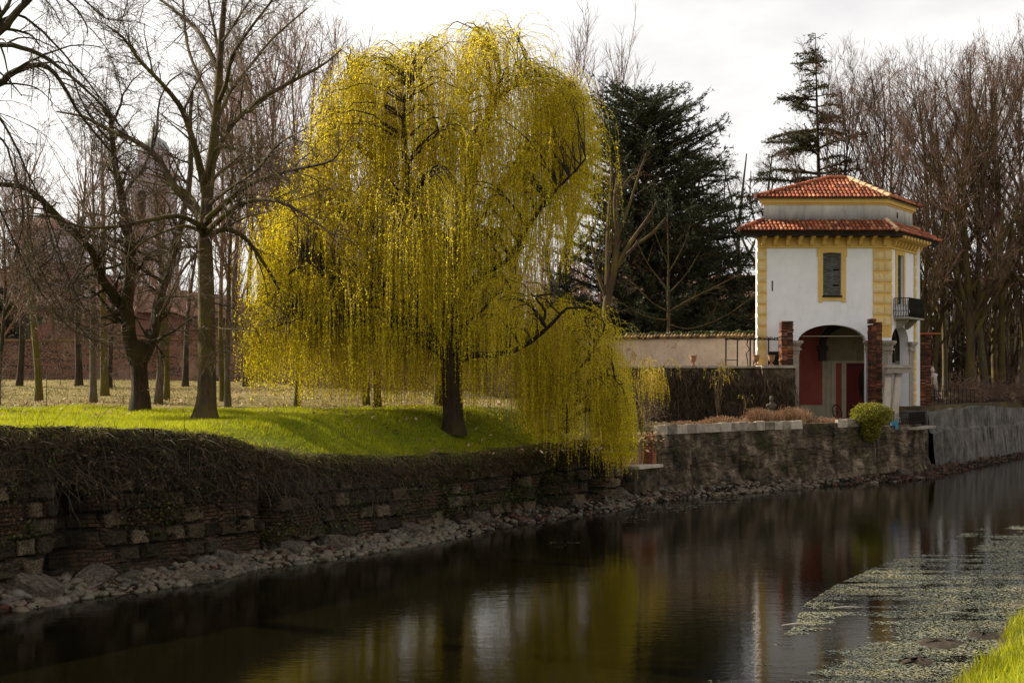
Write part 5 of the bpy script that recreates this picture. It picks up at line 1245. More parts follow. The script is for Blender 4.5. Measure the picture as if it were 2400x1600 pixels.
g = Geo(); add_br(g, St, np.linspace(.0055, .003, 10)[None].repeat(len(St), 0), 3, rng); g.build('twigs', M_WILLOW if False else M_TWIGY, wt)
g = Geo(); V, Q, rr = leaves_on(rng, St, Ln, 16, .08, .029, rnd_base=np.clip(TB*.75+rng.uniform(0, .3, len(St)), 0, 1)); g.add(V, Q, rr); g.build('foliage', M_WILLOW, wt)

# ---- lower right lobe: its own young willow leaning over the canal
rng = np.random.default_rng(71)
D2 = D+1.2; b = np.array([(1330-1200)/F*D2, D2, g1((1330-1200)/F*D2, D2)])
w2t = mk_tree('low_willow', b, 'lower rounded willow hanging over the canal wall right of the large willow', 'tree')
def wq(px, py, dd): return P(px, py, D2+dd)
base2 = [(1330, 1015), (1325, 960), (1320, 900), (1335, 830), (1345, 760), (1350, 710)]
L2 = [limb_px(base2, D2, D2, 14, 4, 12), limb_px([(1322, 930), (1290, 860), (1270, 790), (1275, 720), (1290, 690)], D2, D2-1, 9, 3, 12), limb_px([(1325, 900), (1370, 850), (1400, 800), (1420, 760)], D2, D2-1.4, 9, 3, 12),
      limb_px([(1330, 880), (1350, 800), (1390, 740), (1400, 715)], D2, D2+1.2, 8, 3, 12), limb_px([(1322, 940), (1380, 900), (1430, 880), (1450, 900)], D2, D2-2, 7, 3, 12)]
LP2, LR2 = stack(L2); g = Geo(); LP2 = LP2+np.cumsum(rng.normal(0, .02, LP2.shape), 1); add_br(g, LP2, LR2, 7, rng)
TX2 = [1215, 1245, 1270, 1300, 1340, 1370, 1400, 1430, 1450, 1475]; TY2 = [800, 730, 690, 672, 690, 722, 708, 745, 840, 960]
BX2 = [1150, 1240, 1300, 1330, 1400, 1440, 1480]; BY2 = [960, 985, 1040, 1080, 1090, 1095, 1060]
LPf = LP2.reshape(-1, 3); SP = []; SR = []
for k in range(210):
    x = rng.uniform(1215, 1478); top = np.interp(x, TX2, TY2); y = top+12+rng.uniform(0, 1)**1.2*(980-top)*.85; T = wq(x, y, rng.uniform(-2.2, 1.6))
    q_ = np.argmin(np.linalg.norm(LPf-T, axis=1)+np.where(LPf[:, 2] > T[2], .6, 0)); S = LPf[q_]; v = T-S; Lh = np.linalg.norm(v); t = np.linspace(0, 1, 8)[:, None]
    c1 = S+v*.4+np.array([0, 0, .3*Lh]); c2 = S+v*.8+np.array([0, 0, .3*Lh]); q = (1-t)**3*S+3*(1-t)**2*t*c1+3*(1-t)*t*t*c2+t**3*T; q[1:-1] += rng.normal(0, .03, (6, 3)); SP.append(q); SR.append(np.linspace(.02, .005, 8))
SP = np.array(SP); SR = np.array(SR); add_br(g, SP, SR, 4, rng); g.build('boughs', M_BARKD, w2t)
St, Ln = strands(rng, SP, SR, 2700, .25, .6, 3.4, 10, lambda px: np.interp(px, BX2, BY2), .6)
g = Geo(); add_br(g, St, np.linspace(.005, .003, 10)[None].repeat(len(St), 0), 3, rng); g.build('twigs', M_TWIGY, w2t)
g = Geo(); V, Q, rr = leaves_on(rng, St, Ln, 20, .07, .024, rnd_base=rng.uniform(0, 1, len(St))); g.add(V, Q, rr); g.build('foliage', M_WILLOW, w2t)

# ---- yellow weeping shrub right of it, and a dark bushy thicket
def weeping_shrub(name, base, tops, nst, lmin, lmax, botf, label, seed, cat='shrub', nl=16, matl=None, trunk_w=.035, K=500):
    rng = np.random.default_rng(seed); t = mk_tree(name, base, label, cat); g = Geo(); L = []
    for T in tops:
        S = np.array(base); v = T-S; u = np.linspace(0, 1, 10)[:, None]; c1 = S+np.array([v[0]*.15, v[1]*.15, v[2]*.6]); c2 = S+v*.75+np.array([0, 0, abs(v[2])*.25])
        q = (1-u)**3*S+3*(1-u)**2*u*c1+3*(1-u)*u*u*c2+u**3*T; q[1:-1] += rng.normal(0, .015, (8, 3)); L.append((q, np.linspace(trunk_w, .006, 10)))
    LP_, LR_ = stack(L); add_br(g, LP_, LR_, 6, rng); a, ra = spawn(rng, LP_, LR_, max(20, nst//8), (.4, 1), (20, 70), (.3, .9), 6, .1, -.2, .1, .5, .005); add_br(g, a, ra, 4, rng)
    g.build('stems', M_BARK, t); St, Ln = strands(rng, a, ra, nst, .1, lmin, lmax, 8, botf, .6)
    g = Geo(); add_br(g, St, np.linspace(.004, .0025, 8)[None].repeat(len(St), 0), 3, rng); g.build('twigs', M_TWIGY, t)
    g = Geo(); V, Q, rr = leaves_on(rng, St, Ln, nl, .06, .028); g.add(V, Q, rr); g.build('foliage', matl or M_YEL, t); return t
rng = np.random.default_rng(33)
d_ = 49.5; bs = np.array([(1500-1200)/F*d_, d_, 2.4])
weeping_shrub('yellow_shrub', bs, [P(1500+rng.uniform(-50, 60), 845+rng.uniform(-15, 60), d_+rng.uniform(-1, 1)) for k in range(9)], 420, .3, 1.3, lambda px: np.interp(px, [1440, 1500, 1580], [950, 965, 940]), 'loose yellow budding weeping shrub in front of the creeper wall', 34, nl=13)
d_ = 53.5; bs = np.array([(1683-1200)/F*d_, d_, 2.4])
weeping_shrub('weeping_sapling', bs, [P(1685, 852, d_), P(1660, 870, d_-.2), P(1706, 868, d_+.2), P(1672, 862, d_+.3), P(1696, 862, d_-.3)], 60, .2, .55, lambda px: px*0+925, 'thin stemmed weeping sapling with yellow buds in the garden bed', 35, 'tree', 10, trunk_w=.025)
bs = np.array([(1743-1200)/F*d_, d_, 2.4])
weeping_shrub('small_sapling', bs, [P(1746, 932, d_), P(1755, 935, d_-.2)], 10, .1, .25, lambda px: px*0+975, 'tiny stick like sapling with a yellow tip in the garden bed', 36, 'tree', 9, trunk_w=.018)
def thicket(name, c, rx, ry, rz, K, label, seed, matt, matl, cat='shrub', leaf=.05, nl=5, upd=.5, nst=22):
    rng = np.random.default_rng(seed); t = mk_tree(name, (c[0], c[1], c[2]-.0), label, cat); g = Geo()
    a = rng.uniform(0, 6.28, nst); D0 = np.stack([np.cos(a)*rx, np.sin(a)*ry, np.full(nst, rz*upd*2)], -1)*rng.uniform(.4, 1, (nst, 1))
    q, r = grow(rng, np.array(c)+rng.normal(0, .08, (nst, 3))*[1, 1, .1], D0, rng.uniform(.7, 1.1, nst)*max(rx, rz), 8, np.full(nst, .022), np.full(nst, .008)[:, None], -.0, .12)
    add_br(g, q, r, 5, rng); a1, r1 = spawn(rng, q, r, K//6, (.1, 1), (25, 75), (.3*rx, .8*rx), 5, .03, 0, .14, .6, .006); add_br(g, a1, r1, 3, rng)
    a2, r2 = spawn(rng, a1, r1, K, (.1, 1), (20, 70), (.12, .45), 4, .03, 0, .14, .6, .004); add_br(g, a2, r2, 3, rng); g.build('stems', matt, t)
    if nl:
        g = Geo(); V, Q, rr = leaves_on(rng, a2, np.full(len(a2), .3), nl/.3, leaf, leaf*.55, .3); g.add(V, Q, rr); g.build('leaves', matl, t)
    return t
M_THK = m_leaf('thicket_leaf', [(.04, .035, .008), (.11, .095, .02), (.24, .19, .03)], .3, .7, .8)
d_ = 47.5; thicket('dark_thicket', ((1480-1200)/F*d_, d_, 2.35), 1.5, 1.2, 1.4, 1500, 'dense brown thicket between the low willow and the garden wall', 41, M_TWIG, M_THK, nl=4)
d_ = 51.0; thicket('bare_shrub', ((1420-1200)/F*d_, d_, 2.7), 1.6, 1.2, 1.9, 1300, 'tall leafless twiggy shrub standing behind the low willow', 42, M_TWIG, M_THK, nl=2)
b_ = hit(1302, 1016); d_ = b_[1]; thicket('spreading_shrub', (b_[0], d_, b_[2]), 1.3, 1.0, .95, 420, 'small open branched shrub on the lawn beside the pale planter', 43, M_BARKD, M_THK, nl=3, upd=.45, nst=12, leaf=.045)
b_ = hit(1275, 1005); g = Geo(); s_ = .29; z = b_[2]
g.box((b_[0], b_[1], z+.2), (.44, .44, .42), .3, top=1.22); g.box((b_[0], b_[1], z+.43), (.58, .58, .04), .3); tag(recentre(g.build('planter', M_STONEL), (b_[0], b_[1], z)), 'pale square stone planter on the lawn beside the small shrub', 'planter')
thicket('thorny_sapling', (P(4, 948, 40)[0]-.1, 39.5, g1(P(4, 948, 40)[0], 39.5)), .7, .5, 1.9, 500, 'small bare twiggy sapling at the left edge of the lawn', 44, M_TWIG, M_THK, nl=0, upd=.8, nst=6)
for px, py, lb in ((108, 958, 'thin wooden stake on the lawn near the left edge'), (288, 952, 'short thin stake on the lawn left of the forked tree')):
    b_ = hit(px, py); g = Geo(); g.tube([b_-[0, 0, .1], b_+[.02, 0, 1.2 if px < 200 else .35]], .014, 5); tag(recentre(g.build('stake', M_BARKG), b_), lb, 'stake')

# ---- conifers
def conifer(name, base, Ht, prof, label, seed, mat, nl=170, spray=.55, droop=-.05, cat='conifer', K2=2600, K3=9, trunk=.28, leafm=.16, az=None, low=.08, up0=.05, biasx=0.0):
    rng = np.random.default_rng(seed); base = np.array(base, float); t = mk_tree(name, base, label, cat)
    s = np.linspace(0, 1, 14); pts = np.stack([base[0]+.15*np.sin(s*4), base[1]+0*s, base[2]+s*Ht], -1); g = Geo(); g.tube(pts, trunk*np.interp(s, [0, 1], [1, .06]), 9); g.build('trunk', M_BARKD, t, True)
    h = rng.uniform(low, 1, nl); h = np.sort(h); L = np.interp(h, prof[0], prof[1])*rng.uniform(.55, 1.08, nl); a = rng.uniform(0, 6.283, nl)
    if biasx: L = L*(1+biasx*np.cos(a)) 
    S = np.stack([np.interp(h, s, pts[:, 0]), base[1]+0*h, base[2]+h*Ht], -1); D0 = np.stack([np.cos(a), np.sin(a), np.full(nl, up0)+rng.normal(0, .08, nl)], -1)
    q, r = grow(rng, S, D0, L, 9, .02+.02*L, np.full(nl, .01)[:, None], droop*0, .05, droop); g = Geo(); add_br(g, q, r, 4, rng)
    a1, r1 = spawn(rng, q, r, K2, (.15, 1), (25, 65), (spray*.7, spray*1.7), 5, 0, droop, .08, .5, .008, flat=.75, pw=1.2); add_br(g, a1, r1, 3, rng); g.build('branches', M_BARKD, t)
    V, Q, rr = leaves_on(rng, a1, np.full(len(a1), 1.0), K3, leafm, leafm*.34, .6, rnd_base=rng.uniform(0, 1, len(a1))); g = Geo(); g.add(V, Q, rr)
    V, Q, rr = leaves_on(rng, q, L, 9, leafm, leafm*.34, .6); g.add(V, Q, rr); g.build('foliage', mat, t); return t
def bpx(px, d, z=None): x = (px-1200)/F*d; return np.array([x, d, g1(x, d) if z is None else z])
d_ = 74.0; zt = H-(222-YH)/F*d_
conifer('dark_cedar', bpx(1510, d_), zt-g1(7.6, d_), ([0, .15, .3, .5, .65, .8, .9, .96, 1], [6.2, 6.2, 6.2, 6.2, 5.8, 4.9, 4.0, 3.0, 1.2]), 'broad dark evergreen cedar behind the garden wall right of the willow', 51, M_CONIF, 420, .65, .04, K2=14000, K3=12, up0=.35, leafm=.20)
d_ = 78.0; zt = H-(372-YH)/F*d_
conifer('layered_cedar', bpx(1640, d_), zt-g1(11, d_), ([0, .2, .4, .6, .8, .92, 1], [5.0, 4.8, 4.6, 4.2, 3.4, 2.6, 1.0]), 'dark flat layered cedar between the broad cedar and the pavilion', 52, M_CONIF, 210, .7, -.03, K2=8000, K3=12, up0=.22, leafm=.20)
d_ = 80.0; zt = H-(78-YH)/F*d_
conifer('tall_spruce', bpx(1915, d_, 3.2), zt-3.2, ([0, .3, .42, .55, .64, .72, .76, .82, .86, .93, 1], [5.0, 4.6, 3.4, 5.2, 3.0, 4.4, 1.8, 2.6, 1.0, 1.3, .15]), 'tall ragged spruce with drooping tiers above the pavilion roof', 53, M_CONIFS, 100, .6, -.05, K2=5000, K3=12, up0=.12, leafm=.2, biasx=-.18, low=.2)
d_ = 82.0
for i, (px, top, w, lb) in enumerate([(1330, 640, 3.2, 'dark low evergreen behind the right side of the willow'), (1480, 690, 3.0, 'dark evergreen shrub mass just above the peach wall'), (1620, 680, 3.4, 'dark evergreen shrub in front of the farmhouse'), (1745, 650, 2.8, 'dark evergreen shrub touching the left edge of the pavilion'), (1960, 380, 3.4, 'dark bushy evergreen rising behind the pavilion roof'), (12, 560, 2.6, 'blue green conifer at the left edge behind the park wall')]):
    zt = H-(top-YH)/F*d_; bs = bpx(px, d_, 3.4); conifer('evergreen', bs, zt-3.4, ([0, .4, .8, 1], [w, w, w*.6, .3]), lb, 54+i, M_CONIFS if i == 4 else M_CONIF, 110, .5, .02, K2=1700, K3=10, up0=.35, leafm=.2, low=.03, trunk=.2)

# ---- pale multi stem tree and small bare tree behind the wall
def bare(name, base, limbs, D, label, seed, bark, tw, k1=60, k2=300, k3=1200, l1=(.8, 2.2), trop=.03, te=.0, ang=(25, 60), rm=.008, group=None):
    rng = np.random.default_rng(seed); t = mk_tree(name, base, label, 'tree', group)
    L = [limb_px(p, D, D+dd, w0, w1, 14) for p, w0, w1, dd in limbs]
    g = Geo(); q, r = L[0]; g.tube(q, r, 9); g.build('trunk', bark, t, True)
    LP_, LR_ = stack(L[1:]) if len(L) > 1 else stack(L); g = Geo(); add_br(g, LP_, LR_, 7, rng)
    a, ra = spawn(rng, LP_, LR_, k1, (.25, 1), ang, l1, 7, trop, te, .08, .5, rm); add_br(g, a, ra, 4, rng)
    b2, rb2 = spawn(rng, a, ra, k2, (.1, 1), (20, 60), (.4, 1.3), 5, trop, te, .1, .6, rm*.7); add_br(g, b2, rb2, 3, rng); g.build('boughs', bark, t)
    g = Geo(); c, rc = spawn(rng, b2, rb2, k3, (.1, 1), (20, 60), (.2, .8), 4, trop, 0, .12, .6, rm*.5); add_br(g, c, rc, 3, rng); g.build('twigs', tw, t)
D = 67.5
bare('pale_tree', bpx(1422, D, 3.6), [([(1422, 900), (1420, 760), (1424, 700), (1438, 640), (1446, 560), (1442, 480), (1448, 420)], 24, 10, 0),
  ([(1421, 740), (1424, 640), (1425, 560), (1430, 480), (1434, 400), (1428, 380)], 16, 8, .4), ([(1436, 640), (1470, 580), (1505, 530), (1525, 500), (1540, 470)], 12, 4, -.4), ([(1436, 640), (1480, 585), (1530, 545), (1560, 510)], 10, 4, .5),
  ([(1418, 690), (1400, 640), (1390, 590), (1380, 520)], 10, 4, 0), ([(1446, 560), (1475, 480), (1500, 400), (1515, 360)], 8, 3, 0), ([(1428, 600), (1440, 520), (1460, 440), (1490, 400)], 7, 3, .5)], D, 'pale forking bare trunks in front of the dark cedar', 61, M_BARK, M_TWIG, 24, 80, 200)
D = 68.5
bare('young_bare_tree', bpx(1567, D, 3.8), [([(1567, 900), (1567, 780), (1566, 700), (1566, 600), (1564, 500)], 11, 2, 0),
  ([(1567, 730), (1530, 710), (1490, 670), (1460, 640)], 5, 2, .4), ([(1567, 730), (1620, 700), (1680, 670), (1740, 640)], 5, 2, -.4), ([(1567, 760), (1620, 770), (1700, 740), (1770, 690)], 4, 2, -.6), ([(1566, 690), (1610, 640), (1640, 590)], 4, 1.5, 0),
  ([(1566, 680), (1520, 620), (1490, 560)], 4, 1.5, .2), ([(1566, 640), (1600, 580), (1620, 520)], 3, 1.5, 0), ([(1567, 750), (1510, 740), (1440, 700)], 4, 1.5, -.3), ([(1566, 620), (1540, 560), (1530, 520)], 3, 1.5, 0)], D, 'young pale bare tree with radiating branches above the peach wall', 62, M_BARK, M_TWIG, 40, 140, 300, rm=.007)
D = 76.0
bare('bare_tree', bpx(1290, D, 3.8), [([(1290, 900), (1300, 720), (1310, 640), (1330, 560), (1340, 480)], 16, 5, 0), ([(1300, 700), (1280, 600), (1300, 500), (1320, 420)], 9, 3, 1), ([(1305, 660), (1350, 600), (1390, 540), (1400, 480)], 8, 3, -1)], D, 'pale bare tree half hidden behind the right edge of the willow', 63, M_BARKG, M_TWIG, 30, 120, 300)
D = 84.0
for i, (px, lb) in enumerate([(1740, 'bare tree between the layered cedar and the pavilion roof'), (1800, 'bare tree behind the left slope of the pavilion roof')]):
    bare('bare_tree', bpx(px, D, 3.4), [([(px, 900), (px-5, 700), (px-10, 560), (px, 450), (px+10, 360)], 14, 3, 0), ([(px-6, 660), (px-60, 560), (px-90, 450), (px-110, 370)], 7, 2, 1), ([(px-6, 640), (px+40, 540), (px+70, 440), (px+60, 360)], 7, 2, -1), ([(px-8, 600), (px-40, 480), (px-40, 400)], 6, 2, 0), ([(px-5, 700), (px-50, 640), (px-100, 600)], 6, 2, 0)], D, lb, 64+i, M_BARKG, M_TWIGR, 50, 300, 1500, rm=.012)

# ---- tall bare avenue at right
PR = [(1935, 92, 78, 12, 'leftmost tall bare tree rising behind the pavilion roof ridge'), (1990, 80, 80, 14, 'tall bare tree behind the right slope of the pavilion roof'), (2050, 85, 79, 14, 'tall bare tree behind the right corner of the pavilion roof'), (2100, 70, 82, 15, 'tall bare tree just above the lower eave at right'),
      (2166, 60, 74, 13, 'dark leaning trunk directly right of the pavilion'), (2192, 75, 76, 14, 'tall tree second right of the pavilion with a curved trunk'), (2218, 80, 84, 13, 'slim tree further back behind the two curved trunks'), (2262, 66, 73, 24, 'thickest pale grey trunk of the avenue at right'),
      (2290, 85, 80, 15, 'tall tree right behind the thickest trunk of the avenue'), (2312, 60, 76, 17, 'leaning tree with a sunlit left edge right of the thickest trunk'), (2340, 72, 82, 15, 'slim tree in the back row near the right edge'), (2362, 62, 75, 18, 'tall tree leaning right near the right edge'), (2392, 60, 78, 18, 'tall tree cut by the right edge of the photo'), (2425, 70, 74, 20, 'tree outside the right edge whose twigs fill the upper right corner')]
for i, (px, ty, D, w, lb) in enumerate(PR):
    rng = np.random.default_rng(300+i); x = (px-1200)/F*D; zb = g1(x, D); b_ = np.array([x, D, zb]); m_ = D/F; Ht = (YH-ty)*m_+H-zb
    t = mk_tree('avenue_tree', b_, lb, 'tree', 'tall bare avenue trees behind the concrete quay'); n = 18; s = np.linspace(0, 1, n); dx = rng.uniform(-1, 1)*1.0
    pts = np.stack([x+dx*np.sin(s*2.4)*(s > 0)+.25*np.sin(s*7+i), D+rng.uniform(-1, 1)*s, zb-.1+s*Ht*.93], -1); r = w*.5*m_*np.interp(s, [0, .25, .5, 1], [1, .8, .5, .06])
    g = Geo(); flare(b_, pts, r, g, 10, .3, .4); g.build('trunk', M_BARK if i % 3 else M_BARKG, t, True)
    g = Geo(); L0 = []
    a, ra = spawn(rng, pts[None], r[None], 28, (.14, .80), (18, 44), (Ht*.30, Ht*.54), 12, .03, .06, .05, .58, .025, taper=.62); 
    add_br(g, a, ra, 6, rng)
    c, rc = spawn(rng, a, ra, 190, (.2, 1), (14, 38), (1.0, 3.2), 7, .04, .05, .07, .55, .013, taper=.3); add_br(g, c, rc, 4, rng); g.build('boughs', M_BARK, t)
    g = Geo(); d3, rd = spawn(rng, c, rc, 1300, (.1, 1), (18, 44), (.5, 1.6), 5, .04, .04, .1, .6, .009); add_br(g, d3, rd, 3, rng)
    d4, rd = spawn(rng, d3, rd, 3600, (.1, 1), (15, 45), (.25, .8), 3, .04, .03, .1, .7, .007); add_br(g, d4, rd, 3, rng)
    g.build('twigs', M_TWIGR, t)
    if px > 2120:
        g = Geo(); lo_ = c[:, :, 2].mean(1) < zb+9; q = c[lo_]
        if len(q):
            V, Q, rr = leaves_on(rng, q, np.full(len(q), 1.0), 1.6, .14, .09, .2); g.add(V, Q, rr); g.build('withered_leaves', M_RUSTLEAF, t)
# undergrowth hedge and fence on the quay
rng = np.random.default_rng(90)
hs = [('dry_hedge', 2215, 76, 2.4, .9, 'brown withered hedge above the left end of the concrete quay'), ('dry_hedge', 2300, 78, 2.2, .8, 'brown withered hedge in the middle above the concrete quay'), ('dry_hedge', 2375, 80, 2.4, .8, 'brown withered hedge above the quay at the right edge')]
M_DH = m_leaf('withered_hedge_leaf', [(.05, .025, .015), (.13, .07, .045), (.30, .2, .13)], .25, .8, .8)
for i, (nm_, px, d, rx, rz, lb) in enumerate(hs): thicket(nm_, bpx(px, d-7), rx*.9, .7, rz, 1300, lb, 91+i, M_TWIG, M_DH, 'hedge', .09, 5, .35, 30)
fn_ = thing('iron_fence', (*(Wat(u_px(2300))+ND*1.2), 2.9), 'thin dark iron fence along the concrete quay', 'fence')
for k, px in enumerate(range(2225, 2420, 9)):
    q = Wat(u_px(px))+ND*1.3; g = Geo(); g.tube([(q[0], q[1], 2.7), (q[0], q[1], 3.75)], .016, 4); g.build('bar', M_IRON, fn_)
q0, q1 = Wat(u_px(2222))+ND*1.3, Wat(u_px(2420))+ND*1.3; 
for z in (3.0, 3.65): g = Geo(); pts = [(*(Wat(u_px(px))+ND*1.3), z) for px in range(2222, 2425, 12)]; g.tube(pts, .014, 4); g.build('fence_rail', M_IRON, fn_)
g = Geo(); c_ = bpx(2186, 71.5); r_ = np.random.default_rng(4)
g.lathe(c_, [(.40, 0), (.40, .25), (.30, .27), (.30, .45), (.24, .8), (.20, 1.1), (.24, 1.35), (.22, 1.5), (.08, 1.56), (.07, 1.62), (.10, 1.68), (.11, 1.78), (.08, 1.88), (.02, 1.92)], 12); V = np.concatenate(g.V); g.V = [V+r_.normal(0, .035, V.shape)]
tag(recentre(g.build('weathered_statue', M_STONEL, smooth=True), c_), 'weathered pale stone garden statue among the trees right of the pavilion', 'statue')
M_DARKST = m_plaster('dark_mossy_stone', [(.05, .042, .034), (.12, .10, .08)], (.03, .03, .015), .4)
# far wood beyond the park wall behind the willow
rng = np.random.default_rng(98); K = 800; X = rng.uniform(-20, 14, K); Y = rng.uniform(112, 140, K); S = np.stack([X, Y, np.full(K, 4.0)], -1)
q, r = grow(rng, S, np.stack([rng.normal(0, .08, K), rng.normal(0, .06, K), np.ones(K)], -1), rng.uniform(6, 14, K), 7, rng.uniform(.06, .2, K), np.full(K, .03)[:, None], .02, .05)
g = Geo(); add_br(g, q, r, 4, rng); a, ra = spawn(rng, q, r, 12000, (.02, 1), (20, 70), (1.2, 3.5), 4, .03, .02, .14, .5, .03); add_br(g, a, ra, 3, rng)
tag(g.build('far_wood', M_TWIGR), 'far brown leafless thicket beyond the park wall behind the willow', 'wood', kind='stuff')
# far wood behind the avenue
rng = np.random.default_rng(97); K = 900; X = rng.uniform(31, 88, K); Y = rng.uniform(112, 150, K); S = np.stack([X, Y, np.full(K, 3.0)], -1)
q, r = grow(rng, S, np.stack([rng.normal(0, .06, K), rng.normal(0, .06, K), np.ones(K)], -1), rng.uniform(9, 17, K), 7, rng.uniform(.08, .28, K), np.full(K, .03)[:, None], .02, .04)
g = Geo(); add_br(g, q, r, 4, rng); a, ra = spawn(rng, q, r, 9000, (.02, 1), (20, 70), (1.5, 4), 4, .05, .02, .12, .5, .03); add_br(g, a, ra, 3, rng)
tag(g.build('far_wood', M_BARKD), 'far dark leafless wood behind the avenue trees', 'wood', kind='stuff')
# ---- clipped bush, garden shrubs, bust, wheel
rng = np.random.default_rng(95)
c0 = np.array([(2040-1200)/F*53.3, 53.3, 2.75]); bu = mk_tree('clipped_bush', (c0[0], c0[1], 2.2), 'rounded yellow green clipped bush spilling over the garden wall', 'bush')
K = 12000; v = nrm(rng.normal(size=(K, 3))); rad = (.62+.45*rng.uniform(0, 1, K)**.8+.12*(rng.uniform(0, 1, K) < .06))[:, None]; lump = 1+.55*(fbm(v[:, 0]*2.2+5, v[:, 2]*2.2+v[:, 1], 2)-.5)[:, None]
C = c0+v*np.array([.86, .7, .48])*rad*lump; k2 = 5200; v = nrm(rng.normal(size=(k2, 3)))
C2 = np.array([c0[0]-.05, c0[1]-.2, 2.25])+v*np.array([.42, .4, .62])*rng.uniform(.6, 1.05, k2)[:, None]; C = np.concatenate([C, C2]); K = len(C)
A = nrm(rng.normal(size=(K, 3)))*rng.uniform(.02, .038, K)[:, None]; B = nrm(np.cross(A, rng.normal(size=(K, 3))))*rng.uniform(.012, .022, K)[:, None]
g = Geo(); V, Q = diamonds(C, A, B); g.add(V, Q, np.repeat(rng.uniform(0, 1, K), 4)); g.build('leaves', M_BUSH, bu)
S = np.array([[c0[0], c0[1], 2.25]]*60)+rng.normal(0, .06, (60, 3)); q, r = grow(rng, S, nrm(rng.normal(size=(60, 3))*[1, .8, .6]), rng.uniform(.4, .8, 60), 6, np.full(60, .015), np.full(60, .004)[:, None], .02, .1); g = Geo(); add_br(g, q, r, 4, rng); g.build('stems', M_BARKD, bu)
def hedge_clump(px0, px1, d, h, K, label, seed):
    rng = np.random.default_rng(seed); x0, x1 = (px0-1200)/F*d, (px1-1200)/F*d; cx_ = (x0+x1)/2
    t = mk_tree('russet_shrubs', (cx_, d, 2.35), label, 'shrub', 'russet twiggy shrubs in the garden bed')
    X = rng.uniform(x0, x1, K); Y = rng.normal(d, .3, K); prof = h*(.55+.6*fbm(X*1.1, X*0, seed))*np.sqrt(np.clip(1-((X-cx_)/((x1-x0)/2))**4, .1, 1))
    D0 = np.stack([rng.normal(0, .35, K), rng.normal(0, .35, K), np.ones(K)], -1); q, r = grow(rng, np.stack([X, Y, np.full(K, 2.33)], -1), D0, prof*rng.uniform(.7, 1.1, K), 5, np.full(K, .008), np.full(K, .004)[:, None], .02, .12)
    g = Geo(); add_br(g, q, r, 3, rng); V, Q, rr = leaves_on(rng, q, prof, 16, .06, .024, .9); g.add(V, Q, rr); g.build('twigs', M_HEDGE, t)
hedge_clump(1570, 1640, 50.5, .32, 500, 'low russet shrubs at the left end of the garden bed', 401)
hedge_clump(1635, 1760, 51.3, .5, 1000, 'middle clump of russet twiggy shrubs below the thin weeping sapling', 402)
hedge_clump(1745, 1905, 53.8, .85, 1900, 'tallest russet shrubs in front of the wide arch', 403)
hedge_clump(1895, 1990, 53.4, .4, 700, 'low russet plants left of the clipped bush', 404)
c0 = np.array([(1808-1200)/F*55.6, 55.6, 2.4]); g = Geo(); g.box(c0+[0, 0, .22], (.26, .26, .5)); g.box(c0+[0, 0, .49], (.32, .32, .05))
bmb = []
def blob(cx_, cy_, cz_, rx, ry, rz, n=10):
    a = np.linspace(0, np.pi, n//2+1); p_ = [(max(.001, math.sin(t)), -math.cos(t)) for t in a]; q = Geo(); q.lathe((0, 0, 0), p_, n); V = np.concatenate(q.V)*[rx, ry, rz]+c0+[cx_, cy_, cz_]; g.add(V, [f for f, m in q.Fc][:1])
blob(0, 0, .66, .20, .12, .17, 14); blob(-.15, 0, .70, .08, .09, .09); blob(.15, 0, .70, .08, .09, .09); blob(0, -.01, .86, .055, .055, .08); blob(0, -.02, .99, .085, .10, .115, 14); blob(0, -.12, .97, .02, .03, .035, 6); blob(0, .01, 1.05, .095, .105, .08, 12)
tag(recentre(g.build('stone_bust', M_DARKST, smooth=True), c0), 'small dark stone bust behind the tallest russet shrubs', 'statue')
wh = thing('cart_wheel', ((1962-1200)/F*57.6, 57.6, 2.4), 'old dark cart wheel leaning beside the red door strip', 'wheel')
g = Geo(); cw = np.array([(1962-1200)/F*57.6, 57.6, 2.75]); th = np.linspace(0, 2*np.pi, 21); u_ = np.array([.55, .3, .0])*.0+np.array([.22, .1, 0]); w_ = np.array([-.06, .05, .34])
g.tube([cw+u_*math.cos(t)+w_*math.sin(t) for t in th], .025, 6, False); g.build('rim', M_IRON, wh); g = Geo(); g.tube([cw-[0, .03, 0], cw+[0, .03, 0]], .05, 8); g.build('hub', M_IRON, wh)
for t in th[:-1:3]: g = Geo(); g.tube([cw, cw+u_*math.cos(t)+w_*math.sin(t)], .011, 4); g.build('spoke', M_IRON, wh)
# ================================================================== foot of the wall: shingle, cobbles, rubble, weeds
def shore(u): return .95+(fbm(u*.45, u*0, 130)-.5)*1.1+.25*np.exp(-((u-u_px(150))/3)**2)
us = np.arange(u_px(-140), u_px(2600), .16); ts = np.linspace(0, 1, 14); UU, TT = np.meshgrid(us, ts, indexing='ij')
def bankp(U, T):
    w = Wat(U); tg = nrm(Wat(U+.05)-Wat(U-.05)); nr = np.stack([tg[..., 1], -tg[..., 0]], -1)
    off = T*(shore(U)+.5)-.25; h0 = .22+.35*fbm(U*.6, U*0, 131)
    Z = h0*(1-T)**1.3-.10*T+(fbm(U*3, T*3, 132)-.5)*.14*(1-T*.6)
    return np.stack([w[..., 0]+nr[..., 0]*off, w[..., 1]+nr[..., 1]*off, Z], -1)
V = bankp(UU, TT).reshape(-1, 3); nu, nv = len(us), len(ts); i = np.arange(nu-1)[:, None]*nv+np.arange(nv-1)[None]
g = Geo(); g.add(V, np.stack([i, i+1, i+nv+1, i+nv], -1).reshape(-1, 4), .3); tag(g.build('shingle_bank', M_RUB), kind='structure')
import bmesh
